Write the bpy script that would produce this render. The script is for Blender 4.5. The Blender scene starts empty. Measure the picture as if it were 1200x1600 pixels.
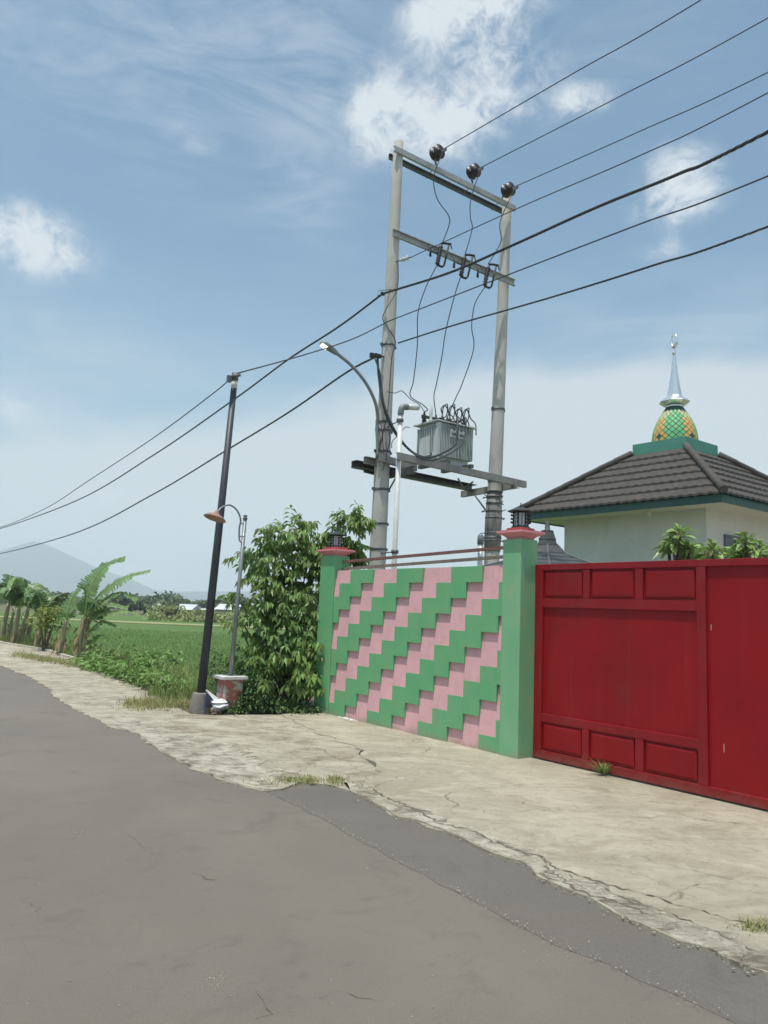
import bpy, math, random
import numpy as np
from mathutils import Vector, Matrix
from mathutils.geometry import tessellate_polygon
random.seed(7); RNG = random.Random(11)
sc = bpy.context.scene
COL = sc.collection
R = math.radians
# ------------------------------------------------------------------ camera numbers
FPX, PITCH, ROLL, EYE = 1200., math.atan(155/1200.), R(2.3), 1.5
FW = Vector((0, math.cos(PITCH), math.sin(PITCH)))
_u0 = Vector((0, -math.sin(PITCH), math.cos(PITCH)))
RT = Vector((1, 0, 0))*math.cos(ROLL) + _u0*math.sin(ROLL)
UP = -Vector((1, 0, 0))*math.sin(ROLL) + _u0*math.cos(ROLL)
CAM = Vector((0, 0, EYE))
def ray(x, y): return FW + RT*((x-600)/FPX) - UP*((y-800)/FPX)
def G(x, y, z=0.):
    d = ray(x, y); return CAM + d*((z-EYE)/d.z)
def P(x, y, D):
    d = ray(x, y); return CAM + d*(D/d.y)
def PV(p0, dr, x, y):                      # ray hits the upright plane through p0 along dr
    nn = Vector((dr[1], -dr[0], 0)); d = ray(x, y)
    return CAM + d*((Vector(p0)-CAM).dot(nn)/d.dot(nn))
# ------------------------------------------------------------------ node helpers
class NT:
    def __init__(s, tree): s.t = tree; s.n = tree.nodes; s.l = tree.links
    def new(s, typ, **kw):
        nd = s.n.new(typ)
        for k, v in kw.items(): setattr(nd, k, v)
        return nd
    def put(s, sock, v):
        if isinstance(v, bpy.types.NodeSocket): s.l.new(v, sock)
        elif v is not None: sock.default_value = v
    def math(s, op, a, b=None, c=None, clamp=False):
        nd = s.new('ShaderNodeMath', operation=op, use_clamp=clamp)
        for i, v in enumerate((a, b, c)):
            if v is not None: s.put(nd.inputs[i], v)
        return nd.outputs[0]
    def mix(s, fac, a, b, blend='MIX'):
        nd = s.new('ShaderNodeMix', data_type='RGBA', blend_type=blend)
        s.put(nd.inputs[0], fac); s.put(nd.inputs[6], a); s.put(nd.inputs[7], b)
        return nd.outputs[2]
    def noise(s, vec, scale, detail=4, rough=.55, dist=0.):
        nd = s.new('ShaderNodeTexNoise'); s.put(nd.inputs['Vector'], vec)
        nd.inputs['Scale'].default_value = scale; nd.inputs['Detail'].default_value = detail
        nd.inputs['Roughness'].default_value = rough; nd.inputs['Distortion'].default_value = dist
        return nd.outputs['Fac']
    def vor(s, vec, scale, feature='F1', out='Distance'):
        nd = s.new('ShaderNodeTexVoronoi', feature=feature); s.put(nd.inputs['Vector'], vec)
        nd.inputs['Scale'].default_value = scale; return nd.outputs[out]
    def ramp(s, fac, a, b, va=0., vb=1.):
        nd = s.new('ShaderNodeMapRange', interpolation_type='SMOOTHSTEP'); s.put(nd.inputs[0], fac)
        for i, v in zip((1, 2, 3, 4), (a, b, va, vb)): nd.inputs[i].default_value = v
        return nd.outputs[0]
    def bump(s, h, strength=.3, dist=.02):
        nd = s.new('ShaderNodeBump'); s.put(nd.inputs['Height'], h)
        nd.inputs['Strength'].default_value = strength; nd.inputs['Distance'].default_value = dist
        return nd.outputs[0]
    def mapping(s, vec, scale=(1, 1, 1), rot=(0, 0, 0)):
        nd = s.new('ShaderNodeMapping'); s.put(nd.inputs['Vector'], vec)
        nd.inputs['Scale'].default_value = scale; nd.inputs['Rotation'].default_value = rot
        return nd.outputs[0]
def c4(c): return (c[0], c[1], c[2], 1)
MATS = {}
def mat(name, col, rough=.7, col2=None, scale=3., bump=0., bscale=None, metal=0., spec=.5, dirt=None,
        dirtscale=1.5, dirtamt=.5, stretch=None, rand=0., transl=0., emit=0., bdist=.01, drange=(.5, .72), mud=0., mudcol=(.27, .235, .17), streak=0.):
    m = bpy.data.materials.new(name); m.use_nodes = True
    t = NT(m.node_tree); b = t.n['Principled BSDF']; MATS[name] = m
    tc = t.new('ShaderNodeTexCoord').outputs['Object']
    vec = t.mapping(tc, stretch) if stretch else tc
    c = c4(col)
    if col2: c = t.mix(t.ramp(t.noise(vec, scale, 5, .6), .3, .7), c4(col), c4(col2))
    if dirt:
        c = t.mix(t.math('MULTIPLY', t.ramp(t.noise(vec, dirtscale, 8, .68, .4), *drange), dirtamt), c, c4(dirt))
    if streak:
        sn = t.noise(t.mapping(tc, (9, 9, .45)), 1.3, 6, .7)
        c = t.mix(t.math('MULTIPLY', t.ramp(sn, .52, .72), streak), c, c4(mudcol))
    if mud:
        sp = t.new('ShaderNodeSeparateXYZ'); t.l.new(tc, sp.inputs[0])
        mz = t.ramp(t.math('ADD', sp.outputs[2], t.math('MULTIPLY', t.noise(tc, 5, 7, .75), -mud*1.6)), -mud*.2, -mud*.95, 0, .75)
        c = t.mix(mz, c, c4(mudcol))
    if rand:
        rp = t.new('ShaderNodeNewGeometry').outputs['Random Per Island']
        hs = t.new('ShaderNodeHueSaturation'); t.put(hs.inputs['Color'], c)
        t.put(hs.inputs['Value'], t.math('MULTIPLY_ADD', rp, rand*2, 1-rand))
        t.put(hs.inputs['Hue'], t.math('MULTIPLY_ADD', rp, .04, .48)); c = hs.outputs[0]
    t.put(b.inputs['Base Color'], c); b.inputs['Roughness'].default_value = rough
    b.inputs['Metallic'].default_value = metal
    b.inputs['Specular IOR Level'].default_value = spec
    if bump:
        t.put(b.inputs['Normal'], t.bump(t.noise(tc, bscale or scale*8, 6, .65), bump, bdist))
    if emit:
        t.put(b.inputs['Emission Color'], c4(col)); b.inputs['Emission Strength'].default_value = emit
    if transl:
        tr = t.new('ShaderNodeBsdfTranslucent'); t.put(tr.inputs[0], c)
        mx = t.new('ShaderNodeMixShader'); mx.inputs[0].default_value = transl
        t.l.new(b.outputs[0], mx.inputs[1]); t.l.new(tr.outputs[0], mx.inputs[2])
        t.l.new(mx.outputs[0], t.n['Material Output'].inputs[0])
    return m
# ------------------------------------------------------------------ mesh helpers
class MB:
    def __init__(s): s.v = []; s.f = []; s.sm = []
    def add(s, vs, fs, smooth=False):
        o = len(s.v); s.v += [tuple(q) for q in vs]
        s.f += [tuple(i+o for i in f) for f in fs]; s.sm += [smooth]*len(fs); return s
    def obox(s, o, ax, ay, az):            # corner o, three edge vectors
        o, ax, ay, az = map(Vector, (o, ax, ay, az))
        v = [o, o+ax, o+ax+ay, o+ay]; v += [q+az for q in v]
        if ax.cross(ay).dot(az) < 0: fs = [(0, 1, 2, 3), (7, 6, 5, 4), (4, 5, 1, 0), (5, 6, 2, 1), (6, 7, 3, 2), (7, 4, 0, 3)]
        else: fs = [(3, 2, 1, 0), (4, 5, 6, 7), (0, 1, 5, 4), (1, 2, 6, 5), (2, 3, 7, 6), (3, 0, 4, 7)]
        return s.add(v, fs)
    def cbox(s, c, ax, ay, az):            # centred
        c, ax, ay, az = map(Vector, (c, ax, ay, az))
        return s.obox(c-ax/2-ay/2-az/2, ax, ay, az)
    def tube(s, pts, r, n=8, cap=True, smooth=True):
        pts = [Vector(q) for q in pts]; m = len(pts)
        rs = r if isinstance(r, (list, tuple)) else [r]*m
        T = [(pts[min(i+1, m-1)]-pts[max(i-1, 0)]).normalized() for i in range(m)]
        a = T[0].orthogonal().normalized(); vs = []
        for i in range(m):
            a = (a - T[i]*a.dot(T[i])).normalized(); b = T[i].cross(a)
            for k in range(n):
                th = 2*math.pi*k/n; vs.append(pts[i]+(a*math.cos(th)+b*math.sin(th))*rs[i])
        fs = [(i*n+k, i*n+(k+1) % n, (i+1)*n+(k+1) % n, (i+1)*n+k) for i in range(m-1) for k in range(n)]
        s.add(vs, fs, smooth)
        if cap:
            o = len(s.v)-len(vs)
            s.f += [tuple(o+k for k in reversed(range(n))), tuple(o+(m-1)*n+k for k in range(n))]; s.sm += [False]*2
        return s
    def lathe(s, c, prof, n=24, rot=0., smooth=True, axis=None):   # prof [(r,z)]
        c = Vector(c); M = Vector(axis).normalized().to_track_quat('Z', 'Y') if axis else None
        vs = []
        for (r, z) in prof:
            for k in range(n):
                th = rot+2*math.pi*k/n; q = Vector((r*math.cos(th), r*math.sin(th), z))
                if M: q = M @ q
                vs.append(c+q)
        m = len(prof)
        fs = [(i*n+k, i*n+(k+1) % n, (i+1)*n+(k+1) % n, (i+1)*n+k) for i in range(m-1) for k in range(n)]
        s.add(vs, fs, smooth); o = len(s.v)-len(vs)
        s.f += [tuple(o+k for k in reversed(range(n))), tuple(o+(m-1)*n+k for k in range(n))]; s.sm += [False]*2
        return s
    def build(s, name, m, parent=None, loc=None, bevel=0.):
        me = bpy.data.meshes.new(name)
        if parent is not None: L = Vector(parent['_o'])
        else:
            A = np.array(s.v); L = Vector(loc) if loc is not None else Vector(((A[:, 0].min()+A[:, 0].max())/2, (A[:, 1].min()+A[:, 1].max())/2, A[:, 2].min()))
        vs = [(q[0]-L.x, q[1]-L.y, q[2]-L.z) for q in s.v]
        me.from_pydata(vs, [], s.f); me.polygons.foreach_set('use_smooth', s.sm); me.update()
        me.materials.append(m)
        o = bpy.data.objects.new(name, me); COL.objects.link(o); o['_o'] = tuple(L)
        if parent is not None: o.parent = parent
        else: o.location = L
        if bevel:
            bv = o.modifiers.new('bevel', 'BEVEL'); bv.width = bevel; bv.segments = 2; bv.limit_method = 'ANGLE'; bv.angle_limit = R(40)
        return o
def tag(o, label=None, cat=None, group=None, kind=None):
    for k, v in (('label', label), ('category', cat), ('group', group), ('kind', kind)):
        if v: o[k] = v
    return o
def thing(name, loc, label, cat, group=None):
    o = bpy.data.objects.new(name, None); COL.objects.link(o); o.location = Vector(loc); o['_o'] = tuple(Vector(loc))
    o.empty_display_size = .2
    return tag(o, label, cat, group)
def spline(pts, n=8):                      # catmull-rom through points
    pts = [Vector(q) for q in pts]
    if len(pts) == 2: return [pts[0].lerp(pts[1], i/n) for i in range(n+1)]
    out = []; e = [pts[0]*2-pts[1]]+pts+[pts[-1]*2-pts[-2]]
    for i in range(1, len(e)-2):
        a, b, c, d = e[i-1:i+3]
        for k in range(n):
            t = k/n; out.append(.5*((2*b)+(c-a)*t+(2*a-5*b+4*c-d)*t*t+(3*b-a-3*c+d)*t**3))
    out.append(pts[-1]); return out
def jag(pts, amp, step, rng):              # ragged polyline in the ground plane
    out = []
    for a, b in zip(pts[:-1], pts[1:]):
        a, b = Vector(a), Vector(b); L = (b-a).length; n = max(1, int(L/step)); nn = Vector((-(b-a).y, (b-a).x, 0)).normalized()
        for i in range(n):
            q = a.lerp(b, (i + (rng.uniform(-.3, .3) if i else 0))/n)
            out.append(q + nn*(rng.gauss(0, amp) if i else rng.gauss(0, amp*.4)))
    out.append(Vector(pts[-1])); return out
def slab(mb, poly, top, bot):              # polygon sheet with skirt
    poly = [Vector((q[0], q[1], 0)) for q in poly]
    n = len(poly); tris = tessellate_polygon([poly])
    area = sum(poly[i].x*poly[(i+1) % n].y-poly[(i+1) % n].x*poly[i].y for i in range(n))
    vs = [(q.x, q.y, top) for q in poly]+[(q.x, q.y, bot) for q in poly]
    fs = []
    for t in tris:
        a, b, c = (poly[i] for i in t)
        fs.append(tuple(t) if (b-a).cross(c-a).z > 0 else tuple(reversed(t)))
    for i in range(n):
        j = (i+1) % n
        fs.append((i, n+i, n+j, j) if area > 0 else (j, n+j, n+i, i))
    mb.add(vs, fs)
# ------------------------------------------------------------------ materials
M = MATS
def asphalt_mat(name, a, b, patchy):
    m = mat(name, a, .85); t = NT(m.node_tree); bs = t.n['Principled BSDF']
    tc = t.new('ShaderNodeTexCoord').outputs['Object']
    big = t.ramp(t.noise(tc, .35, 5, .6, .3), .35, .7); fine = t.noise(tc, 190, 3, .7); mid = t.noise(tc, 9, 6, .7)
    c = t.mix(big, c4(a), c4(b)); c = t.mix(t.ramp(fine, .35, .75, 0, .6), c, c4([x*1.8 for x in a]))
    c = t.mix(t.ramp(fine, .42, .3, 0, .5), c, c4([x*.45 for x in a]))
    c = t.mix(t.ramp(mid, .55, .8, 0, patchy), c, c4([x*.72 for x in a]))
    c = t.mix(t.ramp(t.noise(tc, 1.7, 7, .72, 1.2), .52, .7, 0, .45), c, c4([x*.78 for x in a]))
    c = t.mix(t.ramp(t.noise(t.mapping(tc, (1, 1, 1), (0, 0, 2)), 2.6, 8, .75, .6), .58, .72, 0, .35), c, c4([x*1.35 for x in a]))
    st = t.noise(t.mapping(tc, (.25, 2.2, 1), (0, 0, R(55.6))), 1.2, 6, .65)
    c = t.mix(t.ramp(st, .5, .75, 0, .35), c, c4((a[0]*1.4, a[1]*1.34, a[2]*1.25)))
    sp = t.ramp(t.vor(tc, 60), .05, .02, 0, 1); spn = t.ramp(t.noise(tc, 1.3, 3), .6, .7)
    c = t.mix(t.math('MULTIPLY', sp, spn), c, (.35, .33, .29, 1))
    t.put(bs.inputs['Base Color'], c)
    t.put(bs.inputs['Normal'], t.bump(t.math('ADD', t.noise(tc, 130, 4, .7), t.math('MULTIPLY', t.noise(tc, 14, 4), 1.5)), .5, .006))
    return m
asphalt_mat('asphalt', (.122, .106, .088), (.162, .142, .118), .5)
asphalt_mat('asphalt_patch', (.104, .093, .080), (.132, .118, .101), .5)
def concrete_mat(name, a, b, stain, amt, rough_b, sc_=1.):
    m = mat(name, a, .9); t = NT(m.node_tree); bs = t.n['Principled BSDF']
    tc = t.new('ShaderNodeTexCoord').outputs['Object']
    al = t.mapping(tc, (.75, 1.35, 1), (0, 0, R(55.6)))
    c = t.mix(t.ramp(t.noise(tc, 1.1*sc_, 7, .65, .8), .38, .6), c4(a), c4(b))
    c = t.mix(t.ramp(t.noise(al, 1.6*sc_, 9, .72, .8), .47, .64, 0, amt), c, c4(stain))
    c = t.mix(t.ramp(t.noise(al, 6*sc_, 8, .75, .8), .50, .66, 0, amt*.75), c, c4([x*.8 for x in stain]))
    c = t.mix(t.ramp(t.noise(t.mapping(tc, (1, 1, 1), (0, 0, 1)), 3.1*sc_, 8, .7), .55, .68, 0, .5), c, c4([x*1.22 for x in a]))
    c = t.mix(t.ramp(t.noise(tc, 18, 7, .72), .56, .8, 0, .6), c, c4([x*.62 for x in stain]))
    c = t.mix(t.ramp(t.noise(tc, 120, 3, .7), .52, .8, 0, .35), c, c4([x*.5 for x in a]))
    c = t.mix(t.ramp(t.vor(tc, 42), .10, .05, 0, .5), c, (.16, .14, .12, 1))
    wob = t.new('ShaderNodeVectorMath', operation='MULTIPLY_ADD'); nz = t.new('ShaderNodeTexNoise'); t.put(nz.inputs['Vector'], tc); nz.inputs['Scale'].default_value = 3.; nz.inputs['Detail'].default_value = 7
    t.l.new(nz.outputs['Color'], wob.inputs[0]); wob.inputs[1].default_value = (.5, .5, 0); t.l.new(tc, wob.inputs[2])
    ck = t.math('MULTIPLY', t.ramp(t.vor(wob.outputs[0], 1.1*sc_, 'DISTANCE_TO_EDGE'), .012, .0, 0, 1), t.ramp(t.noise(tc, .9, 4), .48, .62, 0, .75))
    c = t.mix(ck, c, c4([x*.45 for x in stain]))
    chip = t.math('MULTIPLY', t.ramp(t.noise(tc, 11*sc_, 8, .78, .5), .56, .62, 0, 1), t.ramp(t.noise(tc, .8*sc_, 3), .42, .6, .05, amt*.8))
    c = t.mix(chip, c, c4([x*.75 for x in stain]))
    t.put(bs.inputs['Base Color'], c)
    h = t.math('ADD', t.math('MULTIPLY', t.noise(tc, 7, 7, .7), 2.), t.noise(tc, 60, 5, .7))
    t.put(bs.inputs['Normal'], t.bump(h, rough_b, .02))
    return m
concrete_mat('old_concrete', (.52, .47, .37), (.40, .355, .27), (.24, .19, .13), .85, 1., 1.5)
concrete_mat('kerb_concrete', (.58, .54, .45), (.46, .42, .34), (.3, .25, .18), .5, .6, 1.5)
concrete_mat('slab_concrete', (.415, .375, .29), (.34, .305, .23), (.235, .20, .14), .6, .5)
concrete_mat('broken_concrete', (.58, .535, .43), (.40, .36, .28), (.17, .14, .10), .95, 1., 3.2)
mat('dry_bank', (.30, .28, .13), .95, (.22, .25, .10), .3, .5, 3)
mat('crack_dirt', (.11, .09, .07), .95, (.17, .14, .10), 14, .6)
mat('rubble', (.42, .385, .30), .95, (.28, .25, .19), 20, .5, rand=.3)
mat('soil', (.16, .12, .075), .95, (.10, .09, .05), 3, .8, 20)
mat('ground_grass', (.085, .105, .035), .95, (.13, .125, .055), .05, .5, 2, dirt=(.19, .16, .08), dirtscale=.02, dirtamt=.6)
mat('green_paint', (.105, .37, .165), .6, (.155, .385, .18), 2.2, .25, 40, dirt=(.27, .33, .17), dirtscale=2.6, dirtamt=.5, mud=.22, streak=.28)
mat('pillar_green', (.15, .40, .205), .6, (.21, .42, .23), 2.4, .25, 40, dirt=(.37, .37, .2), dirtscale=3.4, dirtamt=.55, stretch=(1, 1, .6), mud=.22, streak=.28)
mat('pink_paint', (.68, .37, .395), .65, (.60, .33, .35), 2.5, .25, 40, dirt=(.42, .27, .25), dirtscale=3.5, dirtamt=.5, mud=.22, streak=.28)
mat('cap_pink', (.68, .27, .30), .55, (.6, .23, .26), 4, .15)
mat('cap_red', (.36, .035, .04), .5, (.28, .04, .04), 5, .1)
mat('gate_red', (.275, .006, .010), .38, (.205, .005, .008), 1.1, .12, 9, dirt=(.19, .022, .024), dirtscale=1.2, dirtamt=.6, bdist=.02, spec=.22, mud=.26, streak=.14, mudcol=(.20, .085, .065))
mat('gate_frame_red', (.255, .009, .014), .42, (.20, .008, .012), 2.3, .12, 14, dirt=(.19, .035, .034), dirtscale=1.6, dirtamt=.6, spec=.25, mud=.26, streak=.14, mudcol=(.20, .085, .065))
mat('scratch', (.45, .28, .22), .7)
mat('rail_paint', (.22, .085, .07), .6, (.13, .08, .07), 12, .2)
mat('rail_grey', (.20, .17, .14), .6, (.13, .10, .085), 12, .2)
mat('black_iron', (.022, .027, .027), .55, (.04, .045, .045), 9, .1)
mat('frosted_glass', (.55, .57, .57), .25)
mat('pole_concrete', (.52, .50, .46), .9, (.44, .425, .39), 2.5, .3, 40, dirt=(.22, .21, .195), dirtscale=1.6, dirtamt=.7, stretch=(2, 2, .5))
mat('pole_concrete_dark', (.30, .29, .27), .9, (.19, .185, .175), 3, .4, 40, dirt=(.08, .075, .07), dirtscale=3, dirtamt=.7, stretch=(2, 2, .5))
mat('galvanised', (.42, .43, .42), .5, (.32, .335, .33), 8, .15, 30, metal=.25, dirt=(.21, .16, .12), dirtscale=3, dirtamt=.5)
mat('steel_dark', (.14, .15, .155), .55, (.10, .105, .11), 8, .15, metal=.2)
mat('steel_beam', (.30, .285, .265), .6, (.22, .21, .20), 6, .15, dirt=(.20, .13, .09), dirtscale=2.5, dirtamt=.6, metal=.1)
mat('tank_grey', (.56, .60, .575), .5, (.50, .54, .52), 3, .06, dirt=(.19, .195, .18), dirtscale=3, dirtamt=.4, stretch=(1, 1, .5))
mat('tank_dark', (.10, .115, .115), .55)
mat('ceramic', (.020, .017, .019), .42, (.035, .026, .028), 10)
mat('rubber', (.018, .020, .022), .6)
mat('cable', (.045, .052, .06), .65)
mat('pvc_white', (.66, .66, .63), .4, (.56, .56, .54), 5, dirt=(.38, .36, .3), dirtscale=3, dirtamt=.5)
mat('pvc_grey', (.16, .18, .19), .45)
mat('pole_black', (.030, .036, .048), .5, (.045, .052, .062), 5, .05)
mat('white_paint', (.66, .65, .6), .6, (.5, .49, .45), 8)
mat('lamp_lens', (1., .93, .72), .3, emit=1.6)  # mild emission stands in for a bright reflection on the lens
mat('lamp_metal', (.26, .285, .29), .45, (.2, .22, .23), 9, metal=.3)
mat('shade_red', (.38, .24, .19), .55, (.27, .13, .10), 8)
mat('pedestal_red', (.45, .13, .11), .8, (.40, .16, .13), 6, .3, dirt=(.48, .45, .38), dirtscale=6, dirtamt=.95, drange=(.5, .54))
mat('plinth', (.22, .2, .18), .9, (.15, .14, .125), 6, .5, 30)
mat('plaster', (.58, .575, .55), .8, (.53, .525, .505), 1.5, .1, 30, dirt=(.34, .33, .3), dirtscale=.8, dirtamt=.35)
mat('soffit', (.52, .51, .45), .8)
mat('fascia', (.018, .075, .062), .5, (.025, .09, .075), 3)
mat('collar', (.075, .26, .19), .6, (.065, .235, .175), 1.2, .1)
mat('grout_green', (.03, .10, .07), .7)
mat('chrome', (.80, .80, .79), .22, metal=.75)
mat('dark_glass', (.02, .022, .025), .15)
mat('palm_wood', (.24, .20, .16), .9, (.13, .11, .09), 5, .6, 25)
mat('dry_leaf', (.36, .27, .15), .85, (.2, .13, .07), 6, transl=.2)
mat('banana_leaf', (.15, .27, .09), .42, (.21, .32, .12), 1.6, rand=.22, transl=.3)
mat('banana_leaf_dark', (.05, .12, .04), .45, (.09, .17, .055), 1.6, rand=.25, transl=.3)
mat('midrib', (.24, .32, .12), .5)
mat('banana_stem', (.36, .31, .19), .8, (.20, .19, .10), 4, .4, 20, stretch=(4, 4, .8))
mat('bark', (.13, .10, .07), .9, (.08, .065, .045), 8, .6, 30)
mat('shrub_leaf', (.125, .225, .055), .42, (.22, .31, .08), 1.1, rand=.45, transl=.4)
mat('vine_leaf', (.11, .19, .055), .5, (.09, .16, .045), 1.5, rand=.4, transl=.3)
mat('verge_leaf', (.15, .27, .06), .55, (.2, .3, .08), 1.2, rand=.4, transl=.35)
mat('frangipani_leaf', (.20, .34, .09), .4, (.27, .38, .11), 1.5, rand=.3, transl=.3)
mat('yellow_leaf', (.26, .32, .07), .6, (.2, .24, .05), 4, rand=.3, transl=.3)
mat('grass_blade', (.16, .24, .06), .7, (.25, .28, .09), 1.2, rand=.4, transl=.3)
mat('dry_grass', (.36, .32, .15), .8, (.24, .27, .09), 2, rand=.3, transl=.3)
mat('rice_blade', (.15, .26, .07), .6, (.20, .31, .095), .25, rand=.15, transl=.5)
mat('far_leaf', (.08, .12, .05), .8, (.12, .16, .07), .12, rand=.45, transl=.15)
mat('scrub_leaf', (.21, .26, .09), .8, (.28, .29, .12), .15, rand=.4, transl=.2)
mat('shed_white', (.62, .64, .66), .6, (.5, .52, .54), .3)
mat('shed_wall', (.36, .33, .29), .8)
mat('plastic_white', (.72, .73, .74), .5, (.6, .6, .6), 12)
mat('plastic_blue', (.06, .075, .22), .5)
mat('banner_grey', (.17, .17, .22), .6, (.10, .10, .13), 20)
mat('gazebo_black', (.045, .05, .053), .7, (.07, .075, .078), 9, .5, 30)
mat('mountain_rock', (.05, .08, .085), .95, (.04, .065, .07), .002)
# rice sheet, roof tile, dome mosaic
def rice_mat():
    m = mat('rice_field', (.07, .17, .025), .8); t = NT(m.node_tree); b = t.n['Principled BSDF']
    tc = t.new('ShaderNodeTexCoord').outputs['Object']
    c = t.mix(t.ramp(t.noise(t.mapping(tc, (.3, 1, 1), (0, 0, R(8))), .12, 5, .6), .3, .7), (.115, .205, .055, 1), (.16, .24, .075, 1))
    c = t.mix(t.ramp(t.noise(tc, 3.5, 6, .75), .35, .7, 0, .35), c, (.075, .14, .035, 1))
    c = t.mix(t.ramp(t.noise(t.mapping(tc, (.08, .6, 1)), .4, 4, .6), .6, .75, 0, .6), c, (.22, .26, .10, 1))
    t.put(b.inputs['Base Color'], c); t.put(b.inputs['Normal'], t.bump(t.noise(tc, 9, 6, .8), 1., .15))
    b.inputs['Specular IOR Level'].default_value = .15
rice_mat()
def roof_mat():
    m = mat('roof_tile', (.050, .043, .038), .85, (.068, .058, .051), 3.5, .35, 90, dirt=(.04, .036, .033), dirtscale=2, dirtamt=.6, bdist=.01)
roof_mat()
mat('ridge_tile', (.066, .058, .052), .85, (.085, .075, .067), 5, .3)
# ------------------------------------------------------------------ setting: ground, road, concrete
DR = Vector((.563, -.826, 0)).normalized(); NR = Vector((-DR.y, DR.x, 0))     # NR points to the wall side
def road_pt(t, w): return Vector((-.96, 6.56, 0)) + DR*t + NR*w
g = MB(); N = 24; S = 3800
for j in range(N+1):
    for i in range(N+1):
        g.v.append(((i/N-.5)*2*S, (j/N-.5)*2*S, -.5))
g.f = [(j*(N+1)+i, j*(N+1)+i+1, (j+1)*(N+1)+i+1, (j+1)*(N+1)+i) for j in range(N) for i in range(N)]; g.sm = [False]*len(g.f)
tag(g.build('ground', M['ground_grass'], loc=(0, 0, -.5)), kind='structure')
rr = random.Random(3)
edge_px = [(0, 1041), (40, 1056), (62, 1066), (85, 1088), (112, 1108), (140, 1122), (168, 1133), (215, 1148), (245, 1172), (285, 1193), (330, 1213), (372, 1228), (412, 1237), (438, 1236)]
edge = [G(*q) for q in edge_px]
old = edge[0]
far_edge = [old - DR*60, old - DR*25, old - DR*8]
# asphalt goes under the concrete edge
a = MB(); slab(a, [road_pt(-75, .5), road_pt(24, .5), road_pt(24, -6.4), road_pt(-75, -6.4)][::-1], 0., -.5)
tag(a.build('road', M['asphalt'], loc=(0, 0, 0)), kind='structure')
b_ = MB(); slab(b_, [road_pt(-75, -6.4), road_pt(24, -6.4), road_pt(24, -40), road_pt(-75, -40)], -.06, -.5)
tag(b_.build('far_verge', M['ground_grass'], loc=(0, 0, 0)), kind='structure')
slab_edge_px = [(438, 1236), (470, 1224), (520, 1229), (545, 1238), (585, 1258), (610, 1275), (650, 1286), (700, 1304), (742, 1325), (790, 1345), (818, 1352), (842, 1374), (880, 1394), (925, 1410), (960, 1432), (1010, 1452), (1062, 1478), (1110, 1490), (1160, 1516), (1200, 1527)]
sedge = [G(*q) for q in slab_edge_px]
sedge_ext = sedge + [sedge[-1]+DR*2.5, sedge[-1]+DR*7+NR*.3, sedge[-1]+DR*16]
# dark asphalt strip laid between the road and the driveway
pin = [G(*q) for q in [(410, 1236), (470, 1262), (545, 1304), (640, 1356), (760, 1420), (870, 1478), (950, 1506), (1080, 1566), (1150, 1600)]]
pin = jag(pin, .012, .12, rr) + [pin[-1]+DR*3, pin[-1]+DR*12]
a = MB(); slab(a, pin + [sedge[-1]+DR*12+NR*.5] + [q+NR*.25 for q in reversed(sedge)], .0022, -.02)
tag(a.build('road_patch', M['asphalt_patch'], loc=(0, 0, 0)), kind='structure')
# shoulder with the kerb line, ragged road edge
kerb_px = [(0, 1006), (70, 1018), (150, 1043), (205, 1066), (258, 1090)]
kerb = [G(*q) for q in kerb_px]
kerb_ext = [kerb[0]-DR*60+NR*.2, kerb[0]-DR*25] + kerb
mb = MB()
shoulder = jag(far_edge+edge, .035, .14, rr) + jag(sedge[1:8], .02, .12, rr)
back = [G(700, 1290), G(560, 1180), G(585, 1140), Vector((.15, 10.1, 0)), Vector((-.5, 10.95, 0)), G(505, 1119), G(420, 1118), G(330, 1119), G(298, 1117), G(262, 1100)] + kerb_ext[::-1]
slab(mb, shoulder + back, .013, -.5)
tag(mb.build('concrete_shoulder', M['old_concrete'], loc=(0, 0, 0)), kind='structure')
# driveway slab
WD = Vector((.605, -.796, 0)); WN = Vector((-.796, -.605, 0)); WO = Vector((1.50, 8.30, 0)); ZZ = Vector((0, 0, 1))
def W(u, w, z=0.): return WO + WD*u + WN*w + ZZ*z
top_edge = jag([G(440, 1118), G(500, 1150), G(560, 1172), G(596, 1210), G(545, 1238)], .03, .15, rr)
mb = MB()
slab(mb, jag(sedge_ext[3:], .022, .11, rr) + [W(14, -.2), W(-3.6, -.2), W(-4.0, .1), G(470, 1117)] + top_edge[:-1], .022, -.4)
tag(mb.build('driveway', M['slab_concrete'], loc=(0, 0, 0)), kind='structure')
mb = MB(); slab(mb, [W(-4.0, -.2), W(14, -.2), W(14, -30), W(-4.0, -30)], .01, -.5)
tag(mb.build('yard', M['slab_concrete'], loc=(0, 0, 0)), kind='structure')
# soil behind the kerb and under the shrubs
mb = MB(); off = NR*1.3
slab(mb, [q-NR*.05 for q in kerb_ext] + [G(262, 1098), G(298, 1114), G(330, 1114), G(420, 1113), G(505, 1114), W(-4.0, -.5), W(-4.0, -3), W(-5.5, -3)] + [q+off*1.1 for q in reversed(kerb_ext)], -.04, -.5)
tag(mb.build('verge_soil', M['soil'], loc=(0, 0, 0)), kind='structure')
# low kerb lip along the shoulder
mb = MB(); lip = kerb_ext
for a0, b0 in zip(lip[:-1], lip[1:]):
    d_ = b0-a0; mb.obox(a0+ZZ*(-.3), d_, NR*.10, ZZ*.37)
tag(mb.build('kerb', M['kerb_concrete'], loc=(0, 0, 0)), kind='structure')
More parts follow.
